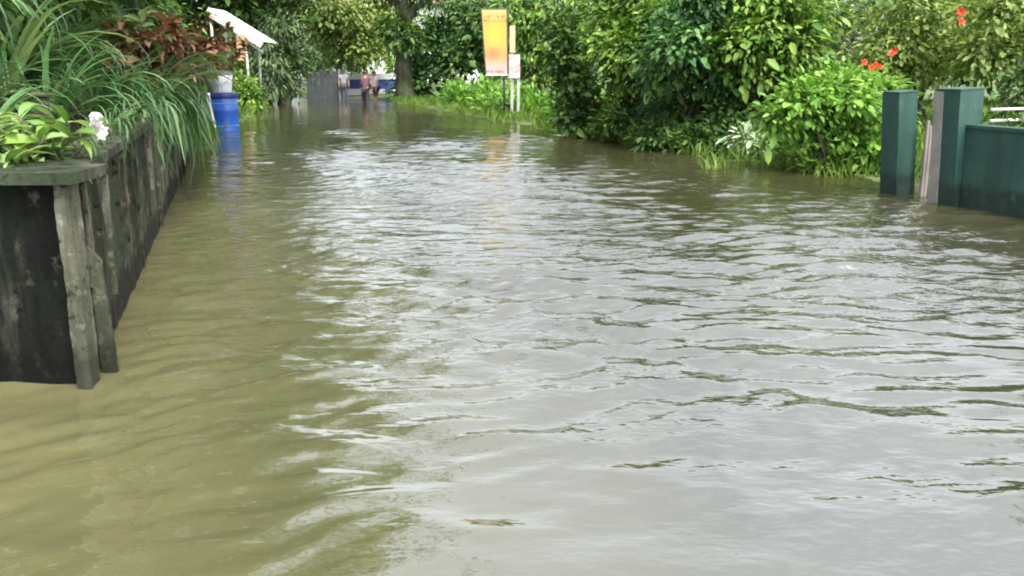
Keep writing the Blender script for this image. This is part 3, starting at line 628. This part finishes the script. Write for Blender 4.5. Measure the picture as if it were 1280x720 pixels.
T('leafy_shrub', 1085, 198, [(1075, 120, 40, 22), (1100, 132, 24, 20), (1050, 112, 30, 18), (1095, 155, 28, 26)], G_BRIGHT,
  'lime green bush behind the green gate post', cat='shrub', seed=14, per=50, nleaf=12, L=.11, W=.06, trunk_r=.03, stems=3, fork=.3, spread=.12)
T('variegated_plant', 940, 200, [(935, 178, 20, 12), (952, 186, 16, 10)], G_VARI, 'small plant with whitish leaves at the dark foot of the bushes', cat='plant', seed=15, per=26, nleaf=6, L=.13, W=.06, trunk_r=.012, stems=3, fork=.3, spread=.07)
T('leafy_shrub', 742, 170, [(745, 150, 14, 18), (735, 135, 12, 18)], G_YELLOW, 'small yellowish bush beside the creeper wrapped stem', cat='shrub', seed=16, per=40, nleaf=9, L=.1, W=.06, trunk_r=.02, stems=3, fork=.3, spread=.1)
# hibiscus behind the gate posts
def hib(px, py, lobes, label, seed, fl):
    o = T('hibiscus_tree', px, py, lobes, G_LIME, label, group='red flowering hibiscus', seed=seed, per=85, nleaf=13, L=.1, W=.05, trunk_r=.05, stems=3, fork=.4, spread=.17, inner=.3)
    b = Vector(o.location); pm = oval_mesh('petal', .75, PETAL_R, .5, .5, 4)
    for (fx, fy, dy) in fl:
        Y = b.y+dy; z = Zat(Y, fy); c = Vector((Xat(Y, fx, z), Y, z)) - b
        for q in range(2):
            fc = MB(); fc.tube([(0, 0, -.05), (0, 0, .0), (.01, 0, .07)], [.012, .008, .004], 6); f = fc.build('flower', PETAL_R, o, smooth=True)
            f.location = c + Vector((rng.normal(0, .05), rng.normal(0, .05), rng.normal(0, .05))); f.rotation_euler = (R(75)+rng.normal(0, .3), 0, rng.normal(0, .5))
            for j in range(5): link('petal', pm, f, (0, 0, 0), (0, -.5, j*1.2566), (.08,)*3)
    return o
hib(1150, 178, [(1110, 60, 44, 34), (1160, 40, 50, 36), (1135, 85, 40, 22), (1190, 75, 40, 22), (1140, 10, 60, 30), (1090, 92, 28, 14)], 'pale green hibiscus tree with red flowers behind the gate posts', 31, [(1117, 63, -.95), (1086, 80, -.8), (1096, 88, -.8), (1205, 26, -.95)])
hib(1275, 190, [(1250, 20, 50, 36), (1285, 60, 40, 32), (1235, 70, 34, 18), (1300, 10, 60, 50)], 'hibiscus tree leaning over the green boundary wall', 32, [(1198, 20, -.9)])
T('leafy_shrub', 1300, 250, [(1275, 150, 18, 40), (1285, 110, 20, 36), (1268, 190, 14, 22, -.45), (1290, 185, 22, 26, -.3)], G_DARK, 'dark twiggy shrub spilling over the green boundary wall', cat='shrub', seed=33, per=40, nleaf=9, L=.07, W=.035, trunk_r=.02, stems=3, fork=.4, spread=.08)
# tree belt behind everything
r = np.random.default_rng(200)
belt = [(x, y) for x, y in [(-30, 44), (-25, 50), (-21, 46), (-17.5, 56), (-13.5, 60), (-9.5, 55), (-5.5, 50), (-1.5, 44), (2.5, 40), (6.5, 34), (10, 30), (13.5, 27), (17, 26), (21, 24), (25, 22), (-1, 36), (4, 31), (8.5, 25), (12, 21.5), (15.5, 19), (-26, 36), (-20, 38), (28, 18), (-16, 30), (-14, 23)]]
for k, (x, y) in enumerate(belt):
    hh = 2.4 + r.random()*1.4
    lb = [(r.normal(0, 1.2), r.normal(0, .8), hh*(.45+.75*r.random()), 1.5, 1.2, 1.1) for _ in range(7)]
    tree('background_tree', (x, y), lb, [G_DARK, G_MID, G_GREY, G_TEAL, G_GREY][k % 5], 'leafy tree in the belt of trees far behind the road banks', group='belt of trees behind the banks', seed=300+k, per=34, nleaf=12, L=.26, W=.13, trunk_r=.16, spread=.36, twigs=False)

# ------------------------------------------------------------------ grass and weeds
def blades(name, pts, h, label, mat=GRASS, seed=0, w=.014, cat='grass'):
    r = np.random.default_rng(seed); pts = np.asarray(pts); n = len(pts)
    z = ground_z(pts[:, 0], pts[:, 1]) - .02
    C = np.c_[pts, z]; D = np.c_[r.normal(0, .33, n), r.normal(0, .33, n), np.ones(n)]
    N = np.c_[r.normal(size=(n, 2)), np.full(n, .2)]
    Ln = h*(.5+r.random(n)); V, F, Tn = leaf_cloud(C, D, N, Ln, w*(.6+.8*r.random(n))*np.clip(Ln/.25, .6, 2.5), r.random(n), .35)
    return tag(link(name, np_mesh(name, V, F, mat, Tn)), label, cat, kind='stuff')
def scatter(n, x0, x1, y0, y1, cond, seed):
    r = np.random.default_rng(seed); p = np.c_[x0+(x1-x0)*r.random(n), y0+(y1-y0)*r.random(n)]
    return p[cond(p[:, 0], p[:, 1])]
e = scatter(90000, -6, 12, 10.3, 34, lambda x, y: (x > right_edge(y)-.15+.2*vnoise(x, y, 2)) & (x < right_edge(y)+3.5) & ~((y > 11.9) & (y < 17.2) & (x > right_edge(y)+.05)) & (vnoise(x, y, 1.3, 4) > -.55), 1)
blades('bank_grass', e, .22, 'green grass along the right water edge', seed=2)
e = scatter(26000, 3.5, 14, 9.6, 24, lambda x, y: x > right_edge(y)+.8, 5)
blades('field_grass', e, .3, 'pale green grass behind the gate posts', seed=6, w=.02)
e = scatter(30000, -14, -5.5, 13, 36, lambda x, y: (x < left_edge(y)+.12) & (x > left_edge(y)-3), 3)
blades('verge_grass', e, .25, 'grass fringe along the far left water edge', seed=4, w=.02)
# broad weeds under the sign
r = np.random.default_rng(77)
lb = []
for k in range(34):
    px = 548 + 215*r.random(); edge = np.interp(px, [548, 600, 705, 765], [134, 147, 165, 172])
    b = P(px, edge-6-12*r.random()); hh = .25+.45*r.random()
    lb.append((b.x, b.y, hh*.6, .4, .4, hh*.75))
me, _, _ = crown_mesh('weeds', lb, 26, 12, .16, .06, G_BRIGHT, r, .12, -.25, .2)
tag(link('weeds', me), 'bright green waist high weeds under the yellow sign', 'weeds', kind='stuff')
lb = []
for k in range(26):
    px = 720 + 370*r.random(); edge = np.interp(px, [720, 880, 1010, 1090], [172, 195, 216, 222])
    b = P(px, edge-1-5*r.random()); hh = .12+.2*r.random()
    lb.append((b.x, b.y, hh*.5, .22, .2, hh*.7))
me, _, _ = crown_mesh('weeds', lb, 12, 9, .1, .035, G_MID, r, .07, -.3, .2)
tag(link('weeds', me), 'low weeds at the foot of the right bank bushes', 'weeds', kind='stuff')
# tuft standing in the water
tf = P(893, 212); r = np.random.default_rng(8)
root = empty('grass_tuft', (tf.x, tf.y, -.25)); tag(root, 'small tuft of grass standing in the water off the bushes', 'grass')
GB = [strap_mesh('blade', c, .02, t, GRASS, rs, up=1.45) for c, t in ((.8, .3), (1.4, .6), (1.0, .9))]
for k in range(34):
    s = .35+.25*r.random(); link('blade', GB[k % 3], root, (r.normal(0, .09), r.normal(0, .06), 0), (0, 0, r.random()*6.28), (s, s*1.2, s))

# ------------------------------------------------------------------ green gate posts and boundary wall
def rot_to(v): return math.atan2(v.y, v.x)
wd_ = Vector((.30, -.95, 0)).normalized(); WR = rot_to(wd_)    # along the wall, towards the viewer
def pillar(px0, py0, w, label, ztop, lean=0, name='gate_post', strip=False):
    b = P(px0, py0); o = empty(name, (b.x, b.y, -.32), WR + R(90)); tag(o, label, 'gate post', 'green gate posts')
    o.rotation_euler = (0, lean, WR+R(90))
    h = ztop+.32
    mb = MB(); mb.box((0, 0, 0), (w, w, h)); s = mb.build('shaft', GREEN, o, rough=.004, seg=.05)
    mb = MB(); mb.box((-.006, -.006, h+.001), (w+.006, w+.006, h+.022)); mb.build('top_cap', GREEN, o, bevel=.006)
    return o, b, h
RUST = paint('rusty_iron', (.09, .045, .03), (.04, .025, .02), .8, 14, bump_s=.5)
# local axes: x points away from the road, y points away from the viewer along the wall
p1, b1, h1 = pillar(1122, 244, .25, 'free standing dark green gate post beside the bright shrub', Zat(P(1122, 244).y, 117), R(-4))
for zz in (.55, 1.15):                                       # old hinge plates on the free post
    mb = MB(); mb.box((.251, .08, zz), (.262, .16, zz+.09)); mb.build('hinge_plate', RUST, p1, bevel=.003)
    mb = MB(); mb.tube([(.275, .12, zz+.02), (.275, .12, zz+.11)], .013, 8); mb.build('hinge_pin', RUST, p1, smooth=True)
p2, b2, h2 = pillar(1193, 260, .30, 'green gate post joined to the boundary wall, with a grey edge', Zat(P(1192, 260).y, 114), R(-3))
mb = MB(); mb.box((-.012, .20, 0), (.06, .325, h2-.004)); mb.build('grey_edge', GREYC, p2, bevel=.006)
bw = empty('boundary_wall', (b2.x, b2.y, -.32), WR); tag(bw, 'dark green painted boundary wall running from the gate post along the road', 'wall')
hw = Zat(b2.y, 160)+.32
mb = MB(); mb.box((.005, .05, 0), (6.0, .21, hw)); mb.build('panel', GREEN, bw, rough=.005, seg=.08)
mb = MB(); mb.box((.003, .03, hw+.001), (6.0, .23, hw+.035)); mb.build('coping', GREEN, bw, rough=.004, seg=.05)
# weathered board in the gap
g = P(1150, 248); gb = empty('weathered_board', (g.x+.08, g.y+.15, -.33), WR+R(90)); tag(gb, 'weathered pale boards standing in the gap between the green gate posts', 'board')
hb = Zat(g.y, 152)+.33
for k in range(2):
    mb = MB(); mb.box((.0+.045*k, .0, 0), (.04+.045*k, .03, hb-.06*k)); mb.build('plank', PALEB, gb, bevel=.004)
mb = MB(); mb.box((-.01, .031, hb*.6), (.1, .05, hb*.6+.05)); mb.build('batten', PALEB, gb, bevel=.003)
# rails behind the wall
rf = empty('rail_fence', (b2.x+.33, b2.y+.12, 0), 0); tag(rf, 'pale two rail fence running off from the gate post behind the wall', 'fence')
for py in (137, 151):
    z = Zat(b2.y, py); mb = MB(); mb.tube([(-.08, -.14, z), (.3, .02, z), (1.9, .6, z+.01)], .016, 8); mb.build('rail', WHITE_M, rf, smooth=True)
for xx in (.62, 1.85):
    mb = MB(); mb.box((xx-.05, .1+xx*.27, -.1), (xx+.05, .2+xx*.27, Zat(b2.y, 128))); mb.build('fence_post', PALEB, rf, bevel=.008)

# ------------------------------------------------------------------ drum, container, pipe
d = P(282, 164); dr = empty('water_drum', (d.x, d.y, -.33)); tag(dr, 'blue plastic drum standing in the floodwater at the road edge', 'drum')
zt = Zat(d.y, 116)+.33; rr = .3
mb = MB(); mb.lathe([(rr*.94, 0), (rr, .03), (rr, .3), (rr*1.035, .32), (rr*1.035, .36), (rr, .38), (rr, zt-.42), (rr*1.035, zt-.40), (rr*1.035, zt-.36), (rr, zt-.34), (rr, zt-.13), (rr*.97, zt-.125)], 32); mb.build('body', BLUE, dr, smooth=True)
mb = MB(); mb.lathe([(rr*1.01, zt-.123), (rr*1.04, zt-.11), (rr*1.04, zt-.02), (rr*1.0, zt), (rr*.9, zt-.012)], 32); mb.build('lid', BLUE_D, dr, smooth=True)
for z_ in (.45, zt-.24):
    mb = MB(); mb.lathe([(rr*1.003, z_), (rr*1.02, z_+.006), (rr*1.02, z_+.022), (rr*1.003, z_+.028)], 32); mb.build('hoop', BLUE_L, dr, smooth=True)
ct = empty('white_container', (d.x-.02, d.y+.03, zt-.33)); tag(ct, 'white plastic bucket with grey lid on top of the blue drum', 'bucket')
hc = Zat(d.y, 88)-(zt-.33)
mb = MB(); mb.lathe([(.19, .001), (.2, .02), (.225, hc*.5), (.23, hc*.52), (.222, hc*.55), (.235, hc*.8)], 28); mb.build('body', WHITEP, ct, smooth=True)
mb = MB(); mb.lathe([(.24, hc*.8+.001), (.245, hc*.88), (.2, hc*.9), (.17, hc*.97), (.1, hc)], 28); mb.build('lid', GREYP, ct, smooth=True)
mb = MB(); mb.tube([(.235*math.cos(a), -.24*math.sin(a)*.35-.19, hc*.75-.22*math.sin(a)) for a in np.linspace(0, math.pi, 11)], .006, 6); mb.build('handle', GREYP, ct, smooth=True)
q = P(266, 166); pp = empty('plastic_pipe', (q.x, q.y, -.33)); tag(pp, 'leaning white pipe with a cap beside the blue drum', 'pipe')
hp = Zat(q.y, 118)+.33
mb = MB(); mb.tube([(.06, 0, 0), (.03, 0, hp*.5), (-.06, 0, hp)], .045, 14); mb.build('tube', WHITEP, pp, smooth=True)
mb = MB(); mb.tube([(-.055, 0, hp-.05), (-.06, 0, hp+.03)], .056, 14); mb.build('cap', WHITEP, pp, smooth=True)
mb = MB(); mb.tube([(.035, 0, hp*.45), (.025, 0, hp*.52)], .055, 14); mb.build('coupling', GREYP, pp, smooth=True)

# ------------------------------------------------------------------ white roofed shelter
sb = P(312, 139); Y = sb.y
sh = empty('roadside_shelter', (sb.x, Y, float(ground_z(sb.x, Y))-.05)); tag(sh, 'small roadside shelter with a sloping white sheet roof and peach board', 'shelter')
def SL_(px, py, dy=0): z = Zat(Y+dy, py); return Vector((Xat(Y+dy, px, z), Y+dy, z)) - Vector(sh.location)
A = SL_(262, 10); B = SL_(330, 52); v = (B-A); up = Vector((0, 0, 1)); 
nrm2 = v.cross(Vector((0, 1, 0))).normalized(); nrm2 = nrm2 if nrm2.z > 0 else -nrm2
npan = 5; depth = 1.5
for k in range(npan):                                          # roof sheets side by side down the depth
    y0, y1 = k*depth/npan, (k+1)*depth/npan-.006; mb = MB(); prof = []
    m_ = 6
    for i in range(m_+1):
        yy = y0+(y1-y0)*i/m_; off = .018*math.sin(i/m_*2*math.pi*2); prof.append((yy, off))
    vs = []; 
    for yy, off in prof: vs += [A+nrm2*off+Vector((0, yy, 0)), B+nrm2*off+Vector((0, yy, 0)), A+nrm2*(off-.006)+Vector((0, yy, 0)), B+nrm2*(off-.006)+Vector((0, yy, 0))]
    fs = []
    for i in range(m_):
        a = 4*i; fs += [(a, a+1, a+5, a+4), (a+2, a+6, a+7, a+3)]
    mb.add(vs, fs); mb.build('roof_sheet', WHITE_M, sh, smooth=True)
mb = MB(); hgt = nrm2*-.27
mb.add([A+Vector((-.02, -.04, .03)), B+Vector((.02, -.04, .03)), B+Vector((.02, -.04, .03))+hgt, A+Vector((-.02, -.04, .03))+hgt, A+Vector((-.02, -.01, .03)), B+Vector((.02, -.01, .03)), B+Vector((.02, -.01, .03))+hgt, A+Vector((-.02, -.01, .03))+hgt],
       [(0,1,2,3),(7,6,5,4),(0,4,5,1),(1,5,6,2),(2,6,7,3),(3,7,4,0)]); mb.build('fascia', WHITE_M, sh)
for px, dy in ((309, .05), (309, depth-.1), (268, .05), (268, depth-.1)):
    tp = A + v*((px-262)/68.0); zt2 = tp.z - .28; x_ = SL_(px, 100).x
    mb = MB(); mb.tube([(x_+(.06 if dy < .5 else 0), dy, 0), (x_, dy, zt2)], .045, 12); mb.build('post', POSTG, sh, smooth=True)
pa = SL_(296, 44); pb_ = SL_(308, 76)
mb = MB(); mb.box((pa.x, -.1, pb_.z), (pb_.x, -.05, pa.z)); mb.build('peach_board', PEACH, sh, bevel=.006)
mb = MB(); mb.tube([(A.x+.1, .05, A.z-.36), (B.x-.1, .05, B.z-.32)], .03, 8); mb.build('beam', POSTG, sh, smooth=True)

# ------------------------------------------------------------------ yellow sign
def sign_print():
    m, t, b = new_mat('sign_print'); tc = t.nodes.new('ShaderNodeTexCoord'); sx = t.nodes.new('ShaderNodeSeparateXYZ'); t.links.new(tc.outputs['Generated'], sx.inputs[0])
    base = ramp(t, sx.outputs[2], [(0, (.42, .36, .33)), (.1, (.38, .3, .27)), (.28, (.42, .24, .09)), (.48, (.42, .28, .07)), (.75, (.42, .29, .05)), (1, (.42, .32, .12))])
    def disc(cx, cz, rx, rz):
        mp = t.nodes.new('ShaderNodeMapping'); mp.inputs['Location'].default_value = (-cx/rx, 0, -cz/rz); mp.inputs['Scale'].default_value = (1/rx, 0, 1/rz)
        ln = t.nodes.new('ShaderNodeVectorMath'); ln.operation = 'LENGTH'; t.links.new(tc.outputs['Generated'], mp.inputs[0]); t.links.new(mp.outputs[0], ln.inputs[0]); return ln.outputs['Value']
    W1, B0 = (1, 1, 1), (0, 0, 0)
    c = mixc(t, ramp(t, disc(.52, .6, .4, .2), [(.2, (.8, .8, .8)), (1.25, B0)]), base, (.45, .36, .05))
    c = mixc(t, ramp(t, disc(.42, .32, .42, .13), [(.1, (.7, .7, .7)), (1.3, B0)]), c, (.4, .12, .05))
    n = noise(t, 26, 2, (1.2, 1, .25), .4)                         # rows of small print, too small to read
    row = ramp(t, sx.outputs[2], [(.0, B0), (.045, W1), (.075, B0), (.80, B0), (.83, W1), (.865, B0), (.885, W1), (.93, B0)])
    row = mixc(t, 1.0, row, ramp(t, n, [(.46, B0), (.54, W1)]), 'MULTIPLY'); c = mixc(t, row, c, (.22, .07, .03))
    t.links.new(c, b.inputs['Base Color']); b.inputs['Roughness'].default_value = .45; return m
sgp = P(632, 150); Y = sgp.y; sg = empty('roadside_sign', (sgp.x, Y, float(ground_z(sgp.x, Y))-.25), R(-4)); tag(sg, 'tall yellow and orange sign board on thin dark posts at the bank', 'sign')
def SG_(px, py): z = Zat(Y, py); return Vector((Xat(Y, px, z), 0, z)) - Vector((sgp.x, 0, sg.location.z))
a = SG_(602, 12); b = SG_(634, 93)
mb = MB(); mb.add([(a.x, -.02, a.z), (b.x-.02, -.02, a.z), (b.x, -.02, b.z), (a.x+.12, -.02, b.z), (a.x, .02, a.z), (b.x-.02, .02, a.z), (b.x, .02, b.z), (a.x+.12, .02, b.z)],
       [(0,3,2,1),(4,5,6,7),(0,1,5,4),(1,2,6,5),(2,3,7,6),(3,0,4,7)]); mb.build('board', sign_print(), sg)
def strip(p, q, nm='frame_bar'):
    mb = MB(); mb.tube([p, q], .018, 6); mb.build(nm, W_WALL if nm == 'white_border' else POST_D, sg)
strip((a.x-.02, .0, a.z+.02), (b.x, 0, a.z+.02)); strip((a.x+.1, 0, b.z-.02), (b.x+.02, 0, b.z-.02), 'white_border')
strip((a.x-.02, 0, a.z), (a.x+.1, 0, b.z)); strip((b.x+.005, 0, a.z), (b.x+.02, 0, b.z))
for px in (630,):
    x_ = SG_(px, 60).x; mb = MB(); mb.tube([(x_, .05, 0), (x_, .05, a.z-.1 if px == 630 else b.z+.4)], .03, 8); mb.build('post', POST_D, sg, smooth=True)
# second sign: slim pale board on a pale post just beside
q2 = P(644, 149); s2 = empty('slim_sign', (q2.x, q2.y, float(ground_z(q2.x, q2.y))-.25)); tag(s2, 'slim pale sign plate on a whitish post beside the yellow sign', 'sign')
def S2_(px, py): z = Zat(q2.y, py); return Vector((Xat(q2.y, px, z)-q2.x, 0, z-s2.location.z))
x_ = S2_(643, 60); z0 = S2_(643, 98).z; z1 = S2_(643, 32).z
mb = MB(); mb.box((S2_(637, 60).x, -.03, S2_(640, 66).z), (S2_(644, 60).x, -.005, z1)); mb.build('upper_plate', paint('pale_yellow_print', (.42, .4, .24), (.36, .31, .18), .5, 5), s2, bevel=.004)
mb = MB(); mb.box((S2_(636, 60).x, -.035, z0), (S2_(650, 60).x, -.01, S2_(640, 68).z)); mb.build('lower_plate', paint('white_red_print', (.42, .45, .48), (.4, .24, .22), .5, 9), s2, bevel=.004)
for px in (640, 648):
    x_ = S2_(px, 90).x; mb = MB(); mb.box((x_-.04, .0, 0), (x_+.04, .06, z0+.25 if px == 648 else z1-.1)); mb.build('post', POSTG, s2, bevel=.006)

# ------------------------------------------------------------------ far end: walls, fence, house
q0 = P(430, 119); q1 = P(512, 119); Y = q0.y; zc = Zat(Y, 92)
bwl = empty('blue_wall', (q0.x, Y, -.1)); tag(bwl, 'blue boundary wall with white coping across the far end of the road', 'wall')
Lw = q1.x-q0.x
mb = MB(); mb.box((0, 0, .0), (Lw, .18, .42)); mb.build('white_base', W_WALL, bwl)
mb = MB(); mb.box((0.0, .004, .424), (Lw, .176, zc-.2)); mb.build('blue_panel', B_WALL, bwl)
mb = MB(); mb.box((-.05, -.05, zc-.196), (Lw+.05, .23, zc+.1)); mb.build('white_coping', W_WALL, bwl, bevel=.01)
for k in range(4):
    x_ = Lw*k/3; mb = MB(); mb.box((x_-.12, -.03, -.2), (x_+.12, .21, zc-.2)); mb.build('pier', W_WALL if k in (0,) else B_WALL, bwl)
f0 = P(384, 122); f1 = P(424, 122); fe = empty('sheet_fence', (f0.x, f0.y, -.1)); tag(fe, 'dark grey sheet fence with pale post left of the blue wall', 'fence')
Lf = f1.x-f0.x; hf = Zat(f0.y, 88)+.1
for k in range(5):
    mb = MB(); x0 = Lf*k/5; x1 = Lf*(k+1)/5-.02
    mb.box((x0, 0, 0), (x1, .03, hf*(.9+.06*((k*7) % 3)))); mb.build('panel', DARKSHEET, fe)
mb = MB(); mb.box((Lf, -.05, 0), (Lf+.1, .05, hf*1.05)); mb.build('end_post', GREYC, fe, bevel=.01)
# house
hx, hy = -10.5, 62; ho = empty('white_house', (hx, hy, .1)); tag(ho, 'pale two storey house glimpsed behind the far trees', 'house')
mb = MB(); mb.box((-6, 0, 0), (8, 7, 6)); mb.build('wall', W_WALL, ho)
mb = MB(); mb.add([(-6.6,-.7,6),(8.6,-.7,6),(8.6,7.7,6),(-6.6,7.7,6),(-6.6,3.5,8),(8.6,3.5,8)], [(0,1,5,4),(2,3,4,5),(0,4,3),(1,2,5),(0,3,2,1)]); mb.build('roof', ROOFM, ho)
for x_ in (-4.5, -1.5, 1.5, 4.5, 6.6):
    for z_ in (1.0, 3.9):
        mb = MB(); mb.box((x_-.55, -.03, z_), (x_+.55, .0-.002, z_+1.2)); wn = mb.build('window', GLASS_D, ho)
        for (a0, a1, c0, c1) in ((-.62, .62, -.08, -.002), (-.62, .62, 1.202, 1.28), (-.62, -.552, 0, 1.2), (.552, .62, 0, 1.2), (-.025, .025, 0, 1.2)):
            mb = MB(); mb.box((x_+a0, -.07, z_+c0), (x_+a1, -.032, z_+c1)); mb.build('window_frame', W_WALL, wn)

# ------------------------------------------------------------------ people wading
SKIN = paint('skin', (.24, .13, .08), (.2, .1, .06), .55, 5, bump_s=0)
HAIRM = paint('hair', (.012, .01, .009), (.008, .007, .006), .5, 30, (1, 1, .2))
def cloth(n, c): return paint(n, c, tuple(x*.75 for x in c), .85, 6, bump_s=.2)
def skin_obj(name, verts, edges, radii, mat, parent, root=0, sub=2):
    me = bpy.data.meshes.new(name); me.from_pydata(verts, edges, []); me.materials.append(mat)
    o = link(name, me, parent)
    md = o.modifiers.new('skin', 'SKIN'); md.use_smooth_shade = True
    sk = me.skin_vertices[0].data if me.skin_vertices else None
    if sk is None:
        bm = bmesh.new(); bm.from_mesh(me); bm.verts.layers.skin.verify(); bm.to_mesh(me); bm.free(); sk = me.skin_vertices[0].data
    for i, r_ in enumerate(radii):
        sk[i].radius = r_ if hasattr(r_, '__len__') else (r_, r_); sk[i].use_root = (i == root)
    s = o.modifiers.new('sub', 'SUBSURF'); s.levels = sub; s.render_levels = sub
    return o
def person(loc, rz, label, top, bottom, stride=.12, armfwd=(0, .15), lean=.03, h=1.65, hold=None, bottom_to='ankle', sleeve=.55):
    root = empty('person', loc, rz); tag(root, label, 'person', 'people wading at the far end')
    k = h/1.65; V = []; E = []; RAD = []
    def v(p, r, par=None):
        V.append((p[0]*k, p[1]*k, p[2]*k)); RAD.append(tuple(x*k for x in r) if hasattr(r, '__len__') else r*k)
        if par is not None: E.append((par, len(V)-1))
        return len(V)-1
    # faces -y; x is sideways
    pel = v((0, 0, .93), (.15, .11)); sp = v((0, -lean*.5, 1.08), (.125, .1), pel); ch = v((0, -lean, 1.27), (.155, .115), sp)
    nb = v((0, -lean*1.2, 1.4), (.075, .065), ch); nk = v((0, -lean*1.4, 1.455), (.052, .052), nb); hd = v((0, -lean*1.6-.01, 1.535), (.078, .09), nk); ht = v((0, -lean*1.6, 1.605), (.066, .076), hd)
    v((0, -lean*1.6-.12, 1.535), .014, hd)                                  # nose
    for s in (-1, 1): v((s*.095, -lean*1.6+.01, 1.54), .016, hd)             # ears
    legs = []; arms = []
    for s in (-1, 1):
        f = stride*s
        hp = v((s*.09, 0, .87), .088, pel); kn = v((s*.1, -f*.6-.02, .49), .058, hp); an = v((s*.105, -f, .09), .04, kn); hl = v((s*.108, -f-.04, .035), (.04, .03), an); v((s*.115, -f-.15, .025), (.038, .022), hl)
        legs.append((hp, kn, an))
        af = armfwd[0 if s < 0 else 1]
        sh_ = v((s*.175, -lean, 1.355), .058, ch); el = v((s*.225, -lean-af*.35+.02, 1.1), .042, sh_); wr = v((s*.225, -lean-af*1.2, .88+af*.5), .028, el)
        pm = v((s*.225, -lean-af*1.2-.02-.03*af, .82+af*.45), (.036, .02), wr)
        arms.append((sh_, el, wr))
        base = V[pm]
        for j, (dy, ln) in enumerate(((-.032, .07), (-.011, .082), (.011, .077), (.031, .06))):
            p1 = (s*.225, base[1]/k+dy, base[2]/k-.035); a1 = v(p1, .0095, pm); a2 = v((p1[0]-s*.006, p1[1]-.006, p1[2]-ln*.5), .0085, a1); v((p1[0]-s*.022, p1[1]-.01, p1[2]-ln*.9), .0075, a2)
        t1 = v((s*.215, base[1]/k-.045, base[2]/k+.012), .011, pm); v((s*.205, base[1]/k-.07, base[2]/k-.03), .009, t1)
    skin_obj('body', V, E, RAD, SKIN, root)
    # shirt
    ids = [pel, sp, ch, nb]; sv_ = [V[i] for i in ids]; sv_[0] = (sv_[0][0], sv_[0][1], sv_[0][2]-.03*k); se = [(0, 1), (1, 2), (2, 3)]; sr = [(.165*k, .128*k), (.148*k, .122*k), (.17*k, .132*k), (.085*k, .075*k)]
    for (a_, b_, c_) in arms:
        n0 = len(sv_); A_ = Vector(V[a_]); B_ = Vector(V[b_]); sv_ += [tuple(A_), tuple(A_.lerp(B_, sleeve))]; se += [(2, n0), (n0, n0+1)]; sr += [.07*k, .064*k]
    skin_obj('shirt', sv_, se, sr, top, root)
    tv = [V[pel]]; te = []; tr_ = [(.155*k, .12*k)]
    for (a_, b_, c_) in legs:
        n0 = len(tv); A_, B_, C_ = (Vector(V[i]) for i in (a_, b_, c_)); tv += [tuple(A_), tuple(B_)]; te += [(0, n0), (n0, n0+1)]; tr_ += [.102*k, .075*k]
        if bottom_to == 'ankle': tv.append(tuple(B_.lerp(C_, .85))); te.append((n0+1, n0+2)); tr_.append(.065*k)
    skin_obj('trousers', tv, te, tr_, bottom, root)
    # hair: a cap over the back and top of the head
    bm = bmesh.new(); bmesh.ops.create_uvsphere(bm, u_segments=18, v_segments=12, radius=1); hv = Vector(V[hd])
    bmesh.ops.delete(bm, geom=[q for q in bm.verts if q.co.z < -.1 and q.co.y < .3 or q.co.z < -.65], context='VERTS')
    for q in bm.verts: q.co = Vector((q.co.x*.098*k, q.co.y*.112*k+.012*k, q.co.z*.1*k + .028*k)) + hv
    me = bpy.data.meshes.new('hair'); bm.to_mesh(me); bm.free(); me.materials.append(HAIRM); me.polygons.foreach_set('use_smooth', [True]*len(me.polygons)); link('hair', me, root)
    for s in (-1, 1):
        mb = MB(); mb.lathe([(.004*k, -.012*k), (.011*k, 0), (.004*k, .012*k)], 10, (hv.x+s*.033*k, hv.y-.083*k, hv.z+.012*k)); mb.build('eye', HAIRM, root, smooth=True)
    return root
pa_ = P(457, 129); person((pa_.x, pa_.y, -.34), R(170), 'person in a mauve shirt and dark trousers wading in front of the blue wall', cloth('mauve_cloth', (.1, .045, .06)), cloth('dark_cloth', (.015, .013, .018)), .12, (.1, .3), .05)
pb2 = P(470, 126); person((pb2.x, pb2.y, -.34), R(-35), 'person in a white shirt and dark maroon shorts wading beside the mauve shirt', cloth('white_cloth', (.5, .48, .5)), cloth('maroon_cloth', (.04, .012, .03)), .16, (.35, .1), .06, 1.62, bottom_to='knee')
pc = P(430, 122); person((pc.x, pc.y, -.34), R(20), 'person in a pale grey shirt wading near the dark sheet fence', cloth('pale_grey_cloth', (.3, .3, .34)), cloth('slate_cloth', (.05, .055, .08)), .1, (.1, .1), .02, 1.68)
